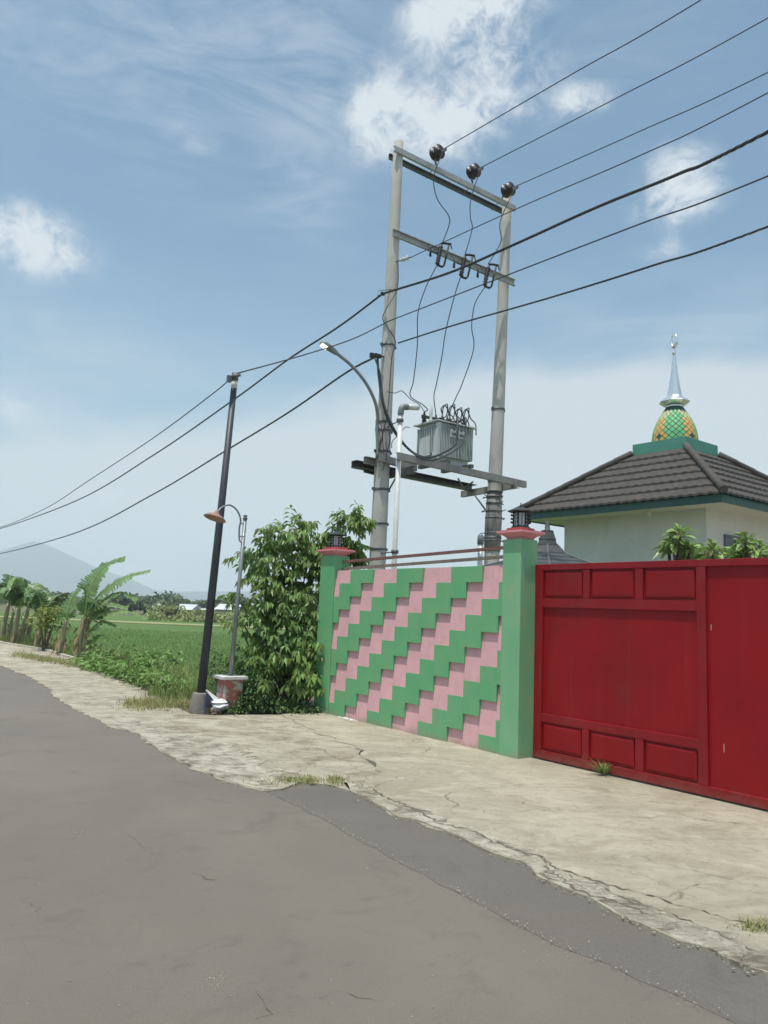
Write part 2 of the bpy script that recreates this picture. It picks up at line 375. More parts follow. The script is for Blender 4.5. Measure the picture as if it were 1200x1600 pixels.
# cracks: thin ragged dirt-filled strips
def crack(mb, px, w, z):
    pts = jag([G(*q) for q in px], .013, .03, rr)
    L = []
    for i, q in enumerate(pts):
        t_ = (pts[min(i+1, len(pts)-1)]-pts[max(i-1, 0)]).normalized(); nn = Vector((-t_.y, t_.x, 0))
        ww = w*rr.choice((.12, .2, .4, .7, 1.1, 1.3))*.75*min(1, i/3+.1, (len(pts)-1-i)/3+.1)
        L.append((q-nn*ww/2, q+nn*ww/2))
    vs = [(p_.x, p_.y, z) for ab in L for p_ in ab]
    mb.add(vs, [(2*i, 2*i+1, 2*i+3, 2*i+2) for i in range(len(L)-1)])
mb = MB()
for px, w in (([(575, 1232), (602, 1250), (650, 1270), (680, 1290), (742, 1306), (800, 1333), (845, 1345), (870, 1364), (925, 1382), (1000, 1402), (1062, 1422), (1150, 1446), (1210, 1462)], .022),
              ([(845, 1345), (858, 1366), (900, 1398), (950, 1412), (1020, 1440)], .020),
              ([(925, 1382), (985, 1416), (1040, 1432), (1110, 1462), (1190, 1500)], .016),
              ([(742, 1306), (770, 1322), (815, 1336)], .012), ([(870, 1364), (890, 1372), (910, 1395)], .012)):
    crack(mb, px, w*1.15, .0262)
for px, w in (([(385, 1140), (432, 1152), (500, 1172), (530, 1190)], .022),
              ([(430, 1215), (470, 1208), (500, 1186), (470, 1166)], .014), ([(240, 1150), (300, 1160), (372, 1170), (420, 1200)], .010),
              ([(200, 1128), (262, 1140), (310, 1132)], .01)):
    crack(mb, px, w*.6, .0160)
tag(mb.build('pavement_cracks', M['crack_dirt'], loc=(0, 0, 0)), kind='structure')
inner = jag([G(x, y-(16+(x-545)*.028)) for x, y in slab_edge_px[3:]], .05, .07, rr); outer = jag([q+NR*.012 for q in sedge[3:]], .012, .06, rr)
bm_ = MB(); slab(bm_, outer+[q for q in reversed(inner)], .0245, .0)
inner2 = jag([G(*q) for q in [(196, 1128), (262, 1142), (330, 1158), (400, 1186), (440, 1208)]], .05, .09, rr)
slab(bm_, [q+NR*.01 for q in edge[6:]]+inner2[::-1], .0175, .0)
tag(bm_.build('broken_edge', M['broken_concrete'], loc=(0, 0, 0)), kind='structure')
mb = MB()
for px, w in (([(300, 1362), (318, 1370), (342, 1378)], .010), ([(395, 1548), (412, 1570), (410, 1600)], .006), ([(190, 1296), (230, 1330), (262, 1340)], .004), ([(30, 1400), (60, 1420), (40, 1440)], .005), ([(480, 1560), (540, 1552), (600, 1566)], .004)):
    crack(mb, px, w, .0025)
tag(mb.build('road_cracks', M['crack_dirt'], loc=(0, 0, 0)), kind='structure')
# crumbled stones along the broken edges
mb = MB()
def stone(q, s):
    v = []; 
    for i in range(8):
        v.append((q[0]+s*rr.uniform(.5, 1)*(1 if i & 1 else -1)*.5, q[1]+s*rr.uniform(.5, 1)*(1 if i & 2 else -1)*.5, q[2]+s*.3*rr.uniform(.4, 1)*(1 if i & 4 else 0)))
    mb.add(v, [(0, 2, 3, 1), (4, 5, 7, 6), (0, 1, 5, 4), (2, 6, 7, 3), (0, 4, 6, 2), (1, 3, 7, 5)])
for path, n, sp in ((sedge, 190, .04), (edge[6:], 420, .08), (pin[:110], 420, .02)):
    for k in range(n):
        i = rr.randrange(len(path)-1); q = path[i].lerp(path[i+1], rr.random()) + NR*rr.gauss(0, sp)
        stone((q.x, q.y, .016 if path is not pin else .004), rr.choice((.003, .004, .005, .008)) if path is not sedge else rr.choice((.004, .006, .009, .015)))
for k in range(90):
    q = G(rr.uniform(30, 1150), rr.uniform(1150, 1590)); stone((q.x, q.y, .002), rr.choice((.003, .005, .008)))
for cx_, cy_, n_, sx, sy in ((125, 1303, 60, 9, 4), (340, 1528, 110, 12, 10), (655, 1358, 90, 16, 4), (560, 1310, 30, 14, 4), (900, 1490, 60, 30, 8)):
    for k in range(n_):
        q = G(rr.gauss(cx_, sx), rr.gauss(cy_, sy)); stone((q.x, q.y, .001), rr.choice((.003, .004, .005)))
tag(mb.build('rubble_stones', M['rubble'], loc=(0, 0, 0)), kind='stuff')
# worn whitish marks
def blades(mb, q, h, n, spread, lean=.35, w=.006, rng=rr):
    for _ in range(n):
        x, y = q[0]+rng.gauss(0, spread), q[1]+rng.gauss(0, spread); th = rng.uniform(0, 6.28); hh = h*rng.uniform(.5, 1.2)
        dx, dy = math.cos(th), math.sin(th); l = hh*lean*rng.uniform(.2, 1.6)
        mb.add([(x-dy*w, y+dx*w, q[2]), (x+dy*w, y-dx*w, q[2]), (x+dx*l*.4+dy*w*.7, y+dy*l*.4-dx*w*.7, q[2]+hh*.6), (x+dx*l*.4-dy*w*.7, y+dy*l*.4+dx*w*.7, q[2]+hh*.6), (x+dx*l, y+dy*l, q[2]+hh)],
               [(0, 1, 2, 3), (3, 2, 4)])
# grass growing in the cracks and along the kerb
mb = MB()
for k in range(420):
    cx_, sp_ = rr.choice(((440, 14), (470, 12), (486, 6), (521, 7), (528, 5), (455, 25))); q = G(rr.gauss(cx_, sp_), rr.gauss(1222, 3.5)); blades(mb, (q.x, q.y, .012), rr.choice((.015, .02, .03, .04)), 2, .03, .9, .004)
for k in range(130):
    q = G(rr.gauss(1185, 16), rr.gauss(1456, 4)); blades(mb, (q.x, q.y, .022), rr.choice((.01, .015, .03)), 3, .02, .9, .0025)
for k in range(200):
    q = G(rr.gauss(900, 160), rr.gauss(1400, 3)+ (0)); 
for k in range(1500):
    t_ = rr.random(); q = G(205+t_*100+rr.gauss(0, 10), 1103-t_*3+rr.gauss(0, 4.)); blades(mb, (q.x, q.y, .012), rr.uniform(.02, .09), 2, .06, .8, .005)
for k in range(900):
    t_ = rr.random(); q = G(25+t_*95, 1024+t_*16+rr.gauss(0, 2.)); blades(mb, (q.x, q.y, .012), rr.uniform(.02, .11), 2, .10, .7, w=.007)
tag(mb.build('dry_grass', M['dry_grass'], loc=(0, 0, 0)), kind='stuff')
mb = MB()
for k in range(46): blades(mb, (*W(.95+rr.gauss(0, .03), -.15+rr.gauss(0, .01))[:2], .04), .12, 2, .008, 1.6, .004)
tag(mb.build('weed_tuft', M['grass_blade'], loc=W(.95, -.14)), 'small green weed tuft growing under the red gate', 'weed')
# verge grass, dense
mb = MB()
for k in range(15000):
    t_ = rr.random(); i = rr.randrange(len(kerb)-1); q = kerb[i].lerp(kerb[i+1], rr.random()) + NR*(.12+abs(rr.gauss(0, .9)))
    blades(mb, (q.x, q.y, -.05), rr.uniform(.08, .22), 1, .06, .6, .008)
for k in range(3500):
    q = kerb[0]-DR*rr.uniform(0, 14)+NR*(.12+abs(rr.gauss(0, .9))); blades(mb, (q.x, q.y, -.05), rr.uniform(.15, .35), 1, .06, .45, .014)
for k in range(5000):
    q = kerb[-1]+Vector((rr.uniform(-.3, 1.5), rr.uniform(0, 1.6), 0)); blades(mb, (q.x, q.y, -.05), rr.uniform(.08, .30), 1, .06, .6, .006)
tag(mb.build('verge_grass', M['grass_blade'], loc=(0, 0, 0)), kind='stuff')
# rice paddy
mb = MB(); slab(mb, [Vector((-70, 20)), kerb_ext[0]+NR*1.5, kerb[0]+NR*1.5, kerb[-1]+NR*1.5, W(-5.4, -1.5), W(-5.4, -14), Vector((9, 60)), Vector((14, 98)), Vector((-70, 80))][1:], -.2, -.5)
tag(mb.build('rice_field', M['rice_field'], loc=(0, 0, 0)), kind='stuff')
vs = []; rg = np.random.default_rng(5)
mb = MB()
for k in range(38000):
    D = 13+ (rr.random()**1.6)*34; x = rr.uniform(-.52, -.08)*D; q = Vector((x, D, 0))
    if (q-kerb[-1]).dot(NR) < 1.3: continue
    if q.x > -1.0: continue
    blades(mb, (q.x, q.y, -.22), .11, 1, .0, .9, .008+D*.0004)
tag(mb.build('rice_plants', M['rice_blade'], loc=(0, 0, 0)), kind='stuff')
# ------------------------------------------------------------------ boundary wall
wall = thing('boundary_wall', W(-1.9, -.1), 'pink and green wall with staggered raised blocks between two green pillars', 'wall')
CW, RH, TOP = .2625, .187, 2.06; T0 = -.04
def pk(c, r): return (r-(c-1)) % 4 in (0, 1)
def cx(c):                                 # left and right u of column c
    if c == 0: return (-.3425, -.27)
    if c == 13: return (-3.62, -.3425-12*CW)
    return (-.3425-c*CW, -.3425-(c-1)*CW)
DEP = .036; FR = -.02
mb = MB(); mb.obox(W(-3.62, FR-DEP-.004, -.3), WD*3.35, WN*-.12, ZZ*(TOP+.3))
for c in range(14):
    l, r_ = cx(c); r = -1
    while r < 12:
        if not pk(c, r): r += 1; continue
        za, zb = TOP-r*RH, TOP-(r+2)*RH; zt_ = min(za, TOP-.002); zl_ = max(zb, -.25)
        wt = FR-DEP*(1-(za-zt_)/(za-zb)); wb_ = FR-DEP*(zl_-zb)/(za-zb)
        a0, a1, b0_, b1_ = W(l, wt, zt_), W(r_, wt, zt_), W(l, wb_-.0006, zl_), W(r_, wb_-.0006, zl_)
        back = -WN*(.003)
        A2, A3, B2, B3 = [W(u_, FR-DEP-.003, z_) for u_, z_ in ((l, zt_), (r_, zt_), (l, zl_), (r_, zl_))]
        mb.add([a0, a1, b0_, b1_, A2, A3, B2, B3], [(0, 2, 3, 1), (0, 1, 5, 4), (2, 6, 7, 3), (1, 3, 7, 5), (0, 4, 6, 2)])
        r += 2
mb.build('wall_face', M['pink_paint'], wall)
mb = MB(); rw = random.Random(9)
for c in range(14):
    l, r_ = cx(c); r = 0
    while r < 12:
        if pk(c, r): r += 1; continue
        e = r
        while e < 12 and not pk(c, e): e += 1
        z1 = TOP-r*RH; z0 = max(TOP-e*RH, -.25) if e < 12 else -.25
        off = rw.uniform(0, .0012)
        mb.obox(W(l, FR-DEP-.0035, z0), WD*(r_-l), WN*(DEP+.0035+off), ZZ*(z1-z0)); r = e
mb.build('raised_blocks', M['green_paint'], wall, bevel=.003)
def pillar(u0, u1, w0, w1, h, matn):
    m_ = MB(); m_.obox(W(u0, w1, -.3), WD*(u1-u0), WN*(w0-w1), ZZ*(h+.3)); p_ = m_.build('pillar', M[matn], wall, bevel=.008)
    cu, cw = (u0+u1)/2, (w0+w1)/2; hu, hw = (u1-u0)/2, (w0-w1)/2
    def ring(e, z): return [W(cu+a_*(hu+e), cw+b__*(hw+e), z) for a_, b__ in ((-1, -1), (1, -1), (1, 1), (-1, 1))]
    def loft(rs, name, mn, par):
        m2 = MB(); v = [q for r_ in rs for q in r_]; fs = [(i*4+k, i*4+(k+1) % 4, (i+1)*4+(k+1) % 4, (i+1)*4+k) for i in range(len(rs)-1) for k in range(4)]
        fs = [tuple(reversed(f)) for f in fs]
        m2.add(v, fs+[(0, 1, 2, 3), tuple(reversed(range(len(v)-4, len(v))))]); return m2.build(name, M[mn], par, bevel=.003)
    c_ = loft([ring(-.03, h-.005), ring(-.026, h+.018), ring(.002, h+.042), ring(.056, h+.066), ring(.056, h+.088)], 'pillar_cap', 'cap_pink', p_)
    loft([ring(.050, h+.088), ring(.050, h+.096), ring(-.02, h+.105), ring(-.03, h+.13)], 'cap_top', 'cap_red', c_)
    return W(cu, cw, h+.129)
LP = pillar(-3.99, -3.62, 0, -.27, 2.28, 'green_paint')
RP = pillar(-.27, 0, 0, -.27, 2.345, 'pillar_green')
for z, mn in ((2.235, 'rail_paint'), (2.13, 'rail_grey')):
    m_ = MB(); zl = z-(.055 if z > 2.2 else .055)
    a0 = W(-3.62, -.19, zl); b0 = W(-.27, -.16, z+.02)
    m_.obox(a0, b0-a0, WN*.045, ZZ*.035); m_.build('rail', M[mn], wall)
def lantern(q, label):
    L = thing('pillar_lantern', q, label, 'lantern', 'lanterns on the pillars')
    m_ = MB(); m_.lathe(q, [(.105, 0), (.105, .018), (.085, .025)], 6, smooth=False)
    for k in range(6):
        th = k*math.pi/3; d_ = Vector((math.cos(th), math.sin(th), 0)); 
        m_.obox(q+d_*.083-Vector((.006, .006, 0))+ZZ*.02, (.012, 0, 0), (0, .012, 0), ZZ*.165)
        e_ = Vector((math.cos(th+math.pi/3), math.sin(th+math.pi/3), 0))
        for zz in (.06, .10, .14):
            m_.tube([q+d_*.088+ZZ*zz, q+d_*.112+ZZ*(zz+.006)], .012, 5)
        mid = (d_+e_)*.5
        m_.tube([q+mid*.09+ZZ*.02, q+mid*.09+ZZ*.18], .004, 4)
    m_.build('lantern_frame', M['black_iron'], L)
    m_ = MB()
    for k in (0, 1, 2, 3, 4, 5):
        th = k*math.pi/3; a_ = Vector((math.cos(th), math.sin(th), 0))*.076; b__ = Vector((math.cos(th+math.pi/3), math.sin(th+math.pi/3), 0))*.076
        m_.add([q+a_.lerp(b__, .1)+ZZ*.03, q+a_.lerp(b__, .9)+ZZ*.03, q+a_.lerp(b__, .9)+ZZ*.17, q+a_.lerp(b__, .1)+ZZ*.17], [(0, 1, 2, 3)])
    m_.build('lantern_glass', M['frosted_glass'], L)
    m_ = MB(); m_.lathe(q+ZZ*.182, [(.15, 0), (.152, .01), (.09, .035), (.03, .055), (.014, .06), (.016, .075), (.008, .085), (.006, .10), (.001, .11)], 6, smooth=False)
    m_.build('lantern_roof', M['black_iron'], L)
lantern(LP, 'black iron lantern on the far pillar beside the leafy shrub')
lantern(RP, 'black iron lantern with white panes on the pillar beside the red gate')
# ------------------------------------------------------------------ sliding gate
gate = thing('sliding_gate', W(2.6, -.27), 'dark red sheet metal sliding gate with raised rectangular panels', 'gate')
GW = -.25
X0, X1 = .006, 5.2
m_ = MB(); m_.obox(W(X0, GW-.020, .06), WD*(X1-X0), WN*.012, ZZ*1.97); m_.build('gate_sheet', M['gate_red'], gate)
m_ = MB()
def bar(u0, u1, z0, z1, w=.05, w0=GW-.030): m_.obox(W(u0, w0, z0), WD*(u1-u0), WN*w, ZZ*(z1-z0))
bar(X0, X1, 2.012, 2.075); bar(X0, X1, .030, .113)
bar(X0, .111, .115, 2.010, .0495)
for s0 in (0, 3.2):
    bar(s0+.111 if s0 == 0 else s0, s0+1.90 if s0 == 0 else 5.1, 1.612, 1.706, .047)
    bar(s0+.111 if s0 == 0 else s0, s0+1.90 if s0 == 0 else 5.1, .412, .494, .047)
    for u0, u1 in ((.645, .727), (1.262, 1.350)):
        for z0, z1 in ((1.708, 2.010), (.115, .410)): bar(s0+u0, s0+u1, z0, z1, .046)
bar(1.90, 1.99, .115, 2.010, .0495); bar(3.1, 3.2, .115, 2.010, .0495); bar(5.1, X1, .115, 2.010, .0495)
m_.build('gate_frame', M['gate_frame_red'], gate, bevel=.003)
for s0 in (0, 3.2):
    for u0, u1 in ((.111, .645), (.727, 1.262), (1.350, 1.90)):
        for z0, z1 in ((1.706, 2.012), (.113, .412)):
            mm = MB(); e = .018
            def rg_(i, w): return [W(s0+u0+i, w, z0+i), W(s0+u1-i, w, z0+i), W(s0+u1-i, w, z1-i), W(s0+u0+i, w, z1-i)]
            v = rg_(e, GW-.0085)+rg_(e+.004, GW+.003)+rg_(e+.024, GW+.012)
            mm.add(v, [(i*4+k, i*4+(k+1) % 4, (i+1)*4+(k+1) % 4, (i+1)*4+k) for i in range(2) for k in range(4)]+[(8, 9, 10, 11)])
            mm.build('raised_panel', M['gate_red'], gate)
for (uu, zz, hh) in ((2.12, .72-.3, .07), (2.02, 1.45, .05)):
    mm = MB(); mm.obox(W(uu, GW-.008 if uu > 2.03 else GW-.007, zz), WD*.008, WN*.002, ZZ*hh); mm.build('paint_scratch', M['scratch'], gate)
for uu in (.4, 2.6, 4.8):
    mm = MB(); mm.lathe(W(uu, GW-.06, .055), [(.05, -.015), (.05, .015)], 16, axis=WN); mm.build('roller', M['steel_dark'], gate)
mm = MB(); mm.obox(W(-.02, GW-.16, -.01), WD*6, WN*.10, ZZ*.065); mm.build('gate_track', M['steel_dark'], gate)
# ------------------------------------------------------------------ twin concrete poles
E_ = Vector((.81, .586, 0)).normalized(); H_ = Vector((.586, -.81, 0)).normalized()
pl0 = P(590, 870, 12.8); pl1 = P(623, 221, 12.8); pr0 = P(769, 860, 14.1); pr1 = P(793, 299, 14.1)
def on(a, b, z): return a.lerp(b, (z-a.z)/(b.z-a.z))
def pole(a, b, label, dark=None, bands=()):
    base = on(a, b, -.3); T = thing('concrete_pole', on(a, b, 0), label, 'utility pole', 'twin concrete poles carrying the transformer')
    H = b.z; rad = lambda z: .158-(.158-.088)*z/H
    m_ = MB(); zs = [-.3, 1, 2, 3, 4, 5, 6, 7, 8, 9, H-.02, H]; m_.tube([on(a, b, z) for z in zs], [rad(z) for z in zs[:-1]]+[rad(H)-.02], 20)
    m_.build('shaft', M['pole_concrete'], T)
    for z in bands:
        m2 = MB(); c = on(a, b, z); r_ = rad(z)+.006; m2.lathe(c, [(r_, -.02), (r_+.004, -.018), (r_+.004, .018), (r_, .02)], 20)
        for s in (-1, 1): m2.cbox(c+E_*s*(r_+.02), E_*.05, H_*.03, ZZ*.045)
        m2.build('band', M['steel_dark'], T)
    if dark:
        m2 = MB(); z0, z1 = dark; m2.tube([on(a, b, z0), on(a, b, (z0+z1)/2), on(a, b, z1)], [rad(z0)+.012, rad((z0+z1)/2)+.02, rad(z1)+.008], 20)
        m2.build('sleeve', M['pole_concrete_dark'], T)
        r3 = random.Random(4)
        for k in range(9):
            z = r3.uniform(z0, z1); m2 = MB(); c = on(a, b, z); r_ = rad(z)+.025
            m2.lathe(c, [(r_, -.012), (r_, .012)], 16)
            for j in range(4):
                th = r3.uniform(0, 6.28); d_ = Vector((math.cos(th), math.sin(th), 0)); m2.tube([c+d_*r_, c+d_*(r_+.07)+ZZ*r3.uniform(-.03, .03)], .009, 5)
            m2.build('tie_wire', M['steel_dark'], T)
    return T, rad
PLT, radL = pole(pl0, pl1, 'left concrete pole with lamp arm and wires attached', bands=[P(590, y, 12.8).z for y in (858, 818, 765, 706, 673, 660, 540)])
PRT, radR = pole(pr0, pr1, 'right concrete pole with dark bound sleeve above the wall', dark=(P(770, 862, 14.1).z, P(770, 768, 14.1).z), bands=[P(770, y, 14.1).z for y in (752, 640)])
# channel beams
def channel(m_, a, b, h=.10, w=.05, t=.008, side=None):   # C section: web upright, flanges to `side`
    d_ = b-a; s = side.normalized()
    m_.obox(a-ZZ*h/2, d_, s*t, ZZ*h); m_.obox(a+s*t+ZZ*(h/2-t), d_, s*(w-t), ZZ*t); m_.obox(a+s*t-ZZ*h/2, d_, s*(w-t), ZZ*t)
def xarm(label, pairs, z_h=.1, matn='galvanised', holes=True):
    m_ = MB()
    for a, b, side in pairs: channel(m_, a, b, side=side, h=z_h)
    o = m_.build('crossarm', M[matn]); tag(o, label, 'crossarm', 'steel crossarms between the poles'); return o
A0 = P(617, 231, 12.62); A1 = P(806, 325, 13.98)
B0 = P(607, 245, 12.98); B1 = P(784, 331, 14.28)
xarm('upper front galvanised crossarm carrying the three black insulators', [(A0, A1, -H_)])
xarm('upper rear dark crossarm behind the insulator crossarm', [(B0, B1, H_)], matn='steel_dark')
C0 = P(613, 364, 12.66); C1 = P(803, 443, 13.98)
xarm('middle steel crossarm carrying the three fuse cutouts', [(C0, C1, H_)], .125)
# platform
plat = thing('transformer_platform', P(690, 745, 13.4), 'weathered steel channel platform holding the transformer between the poles', 'platform')
def beam(a, b, side, h=.12, mn='steel_beam', w=.07):
    m_ = MB(); channel(m_, a, b, h=h, w=w, side=side)
    d_ = (b-a); n_ = int(d_.length/.35)
    m_.build('beam', M[mn], plat)
N0 = P(622, 712, 12.1); N1 = P(823, 757, 14.1)
beam(N0, N1, -H_)
F0 = P(549, 724, 12.75); F1 = P(737, 767, 14.75); zf = 3.93; F0.z = zf; F1.z = zf
beam(F0, F1, H_, w=.16, mn='steel_dark')
beam(P(592, 714, 12.5), P(652, 731, 13.0), -H_); beam(P(568, 733, 12.95), P(600, 741, 13.3), H_, mn='steel_dark')
beam(P(568, 719, 12.6), P(592, 724, 12.8), H_)
r0 = P(720, 772, 14.8); r1 = P(808, 757, 13.85); beam(r0, r1, E_)
r0b = r0+E_*.40; r1b = r1+E_*.40-H_*.1
l0 = on(pl0, pl1, 3.82)-H_*.45+E_*.16; beam(l0, l0+H_*1.1, E_, mn='steel_dark')
TC = P(688, 735, 13.35)                    # point under the transformer
# braces
for a, b in ((P(742, 774, 14.5), P(758, 796, 14.2)), (P(778, 772, 14.0), P(768, 788, 14.0)), (P(620, 744, 12.8), P(608, 765, 12.75)), (P(716, 748, 13.0), P(724, 764, 13.6)), (P(739, 753, 13.2), P(722, 764, 13.9))):
    m_ = MB(); m_.tube([a, b], .016, 6); m_.build('brace', M['steel_dark'], plat)
# ------------------------------------------------------------------ transformer
nc = P(683, 721, 12.95)                    # near lower corner of the tank skirt
TZ = P(683, 721, 12.95).z; 
Lx, Ly, Hh = .86, .66, .74
tr = thing('transformer', nc+E_*Lx/2-H_*Ly/2, 'grey finned distribution transformer sitting on the pole platform', 'transformer')
b0 = nc + ZZ*.02
m_ = MB()
m_.obox(b0-H_*Ly+E_*.06+H_*.08, E_*(Lx-.12), H_*(Ly-.18), ZZ*(Hh-.04)); m_.build('tank', M['tank_grey'], tr, bevel=.006)
m_ = MB(); m_.obox(b0-H_*Ly-E_*.03+ZZ*(Hh-.04), E_*(Lx+.06), H_*(Ly+.02), ZZ*.022)
m_.obox(b0-H_*Ly+E_*.02+ZZ*(Hh-.018), E_*(Lx-.04), H_*(Ly-.06), ZZ*.014); m_.build('lid', M['tank_grey'], tr)
m_ = MB(); nf = 22
for i in range(nf):
    u = .05+(Lx-.10)*i/(nf-1)
    m_.obox(b0+E_*(u-.006)-H_*.10+ZZ*.10, E_*.012, H_*.10, ZZ*(Hh-.16))
m_.obox(b0+E_*.27-H_*.02+ZZ*(.46), E_*.36, H_*.035, ZZ*.14)
m_.build('cooling_fins', M['tank_grey'], tr)
m_ = MB()
for i in range(9):
    u = -.05-(Ly-.14)*i/8
    m_.obox(b0+H_*(u-.006)-E_*.0+ZZ*.16, H_*.012, E_*.075, ZZ*(Hh-.26))
m_.build('cooling_fins', M['tank_grey'], tr)
m_ = MB()    # slanted end cheeks
for s0_, s1_ in ((-.06, -.14), ):
    m_.add([b0-E_*.0+ZZ*.05+H_*-.02, b0+ZZ*.05-H_*.16, b0+E_*.0+ZZ*(Hh-.06)-H_*.05, b0+ZZ*(Hh-.06)-H_*.0,
            b0+E_*.07+ZZ*.05+H_*-.02, b0+E_*.07+ZZ*.05-H_*.16, b0+E_*.07+ZZ*(Hh-.06)-H_*.05, b0+E_*.07+ZZ*(Hh-.06)-H_*.0],
           [(0, 1, 2, 3), (7, 6, 5, 4), (0, 4, 5, 1), (1, 5, 6, 2), (2, 6, 7, 3), (3, 7, 4, 0)])
m_.obox(b0-H_*.50+ZZ*.12-E_*.012, H_*.30, E_*.02, ZZ*.34); m_.build('end_panel', M['tank_grey'], tr)
m_ = MB(); m_.obox(b0+E_*.30+ZZ*.49+H_*.0155, E_*.14, H_*.002, ZZ*.05)
m_.obox(b0+E_*.48+ZZ*.49+H_*.0155, E_*.10, H_*.002, ZZ*.05); m_.build('name_plate', M['steel_dark'], tr)
m_ = MB()
for u in (.16, Lx-.16): m_.obox(b0+E_*(u-.04)-H_*(Ly+.02)-ZZ*.045, E_*.08, H_*(Ly+.14), ZZ*.06)
m_.build('foot_channel', M['steel_dark'], tr)
lidz = b0+ZZ*Hh
bush = []
for k in range(3):                         # high voltage bushings, back row
    q = lidz+E_*(.10+.27*k)-H_*.52
    m_ = MB(); pr_ = [(.028, 0)]
    for j in range(4): pr_ += [(.052, .02+j*.045), (.026, .045+j*.045)]
    pr_ += [(.02, .20), (.012, .235), (.001, .24)]
    m_.lathe(q, pr_, 14); m_.build('bushing', M['ceramic'], tr); bush.append(q+ZZ*.23)
lvb = []
for k in range(4):
    q = lidz+E_*(.22+.17*k)-H_*.16
    m_ = MB(); m_.lathe(q, [(.03, 0), (.042, .02), (.026, .04), (.040, .06), (.022, .085), (.014, .14), (.001, .145)], 12); m_.build('bushing', M['ceramic'], tr); lvb.append(q+ZZ*.14)
m_ = MB(); q = lidz+E_*.06-H_*.28
m_.lathe(q, [(.035, 0), (.03, .03), (.022, .06), (.03, .13), (.03, .25), (.012, .27), (.02, .30), (.001, .31)], 12); m_.build('relief_valve', M['tank_grey'], tr)
# cables on the lid
def cable(name, pts, r, label, cat='cable', group=None, n=8, matn='cable', parent=None, sides=6, loc=None):
    m_ = MB(); m_.tube(spline(pts, n), r, sides); o = m_.build(name, M[matn], parent, loc=loc)
    if parent is None: tag(o, label, cat, group)
    return o
for i, (a, b) in enumerate(((lvb[0], (700, 668)), (lvb[1], (708, 664)), (lvb[2], (716, 672)), (lvb[3], (724, 676)))):
    D = 12.95+.1*i
    e = P(b[0]+(8), 700, D-.12)
    top_ = a+ZZ*(.17+.03*(i % 2))+E_*.06
    cable('low_voltage_lead', [a, a+ZZ*.10-E_*.03, top_, a+E_*.16+ZZ*.05, a+E_*.17-ZZ*.08+H_*.12, a+E_*.12-ZZ*.3+H_*.2], .012, '', parent=tr)
    cable('low_voltage_lead', [a, a+ZZ*.13+E_*.02, top_+ZZ*.03+E_*.05, a+E_*.13+ZZ*.0-H_*.05, a+E_*.02-ZZ*.04-H_*.12], .010, '', parent=tr)
for k in range(2): cable('low_voltage_lead', [lidz+E_*.02-H_*.5+ZZ*(.12+.03*k), lidz+E_*.3-H_*.36+ZZ*(.09+.02*k), lidz+E_*.6-H_*.25+ZZ*(.07+.02*k), lvb[3]+ZZ*.01*k], .016, '', parent=tr)
# ------------------------------------------------------------------ conduits
cond = thing('conduit_pipe', P(616, 891, 12.2), 'tall white pvc conduit rising beside the left pole to the transformer', 'pipe')
c_b = P(615, 900, 12.2); c_t = P(626, 648, 12.2); 
m_ = MB(); m_.tube([Vector((c_b.x, c_b.y, .0)), c_b, c_t], .042, 12); m_.build('pipe_run', M['pvc_white'], cond)
m_ = MB(); m_.tube(spline([c_t, P(627, 640, 12.2), P(630, 636, 12.22), P(637, 636, 12.25)], 5), .052, 12); m_.build('elbow', M['pvc_grey'], cond)
m_ = MB(); m_.tube([P(637, 636, 12.25), P(653, 637, 12.42)], .046, 12); m_.build('pipe_outlet', M['pvc_white'], cond)
for y in (657, 862):
    m_ = MB(); q = P(625 if y < 700 else 617, y, 12.2); m_.lathe(q, [(.055, -.03), (.06, 0), (.055, .03)], 12); m_.tube([q, on(pl0, pl1, q.z)], .010, 6); m_.build('clamp', M['steel_dark'], cond)
st = thing('pipe_stub', Vector((*P(751, 880, 13.7)[:2], 0)), 'short capped white pipe standing beside the right pole', 'pipe')
q0 = P(751, 880, 13.7); q1 = P(751, 842, 13.7)
m_ = MB(); m_.tube([Vector((q0.x, q0.y, 0)), q1], .05, 12); m_.build('pipe_run', M['pvc_white'], st)
m_ = MB(); m_.lathe(q1, [(.058, -.1), (.06, 0), (.05, .06), (.02, .09), (.001, .1)], 12); m_.build('pipe_cap', M['pvc_grey'], st)
# ------------------------------------------------------------------ insulators, cutouts
HVD = Vector((.60, -.80, 0))
ins_px = [(683, 239, 'leftmost'), (740, 268, 'middle'), (794, 297, 'rightmost')]; hv_start = []
for (px, py, nm), t_ in zip(ins_px, (.32, .62, .88)):
    base = A0.lerp(A1, (P(px-4, py, 13.3)-A0).dot(E_)/(A1-A0).length); base = A0.lerp(A1, t_) + ZZ*.09
    c = PV(base, HVD, px, py); ax = (HVD*.9+ZZ*-.05).normalized()
    T = thing('strain_insulator', c, nm+' of the three black disc insulators on the top crossarm', 'insulator', 'disc insulators on the top crossarm')
    for s in (-.06, .065):
        m_ = MB(); m_.lathe(c+ax*s, [(.02, -.055), (.045, -.05), (.06, -.03), (.128, -.012), (.132, .004), (.10, .014), (.10, .022), (.06, .018), (.06, .028), (.02, .03)], 22, axis=ax)
        m_.build('disc', M['ceramic'], T)
    m_ = MB(); m_.tube([base-ZZ*.02, c-ax*.10], .016, 6); m_.tube([c+ax*.08, c+ax*.2], .015, 6); m_.cbox(c+ax*.19-ZZ*.03, ax*.12, ZZ.cross(ax)*.03, ZZ*.05)
    m3_ = MB(); m3_.tube([base-HVD*.28-ZZ*.16, base-ZZ*.02], .008, 5); m3_.build('stay_rod', M['steel_dark'], T)
    m_.build('clevis', M['steel_dark'], T); hv_start.append(c+ax*.2)
cut = []
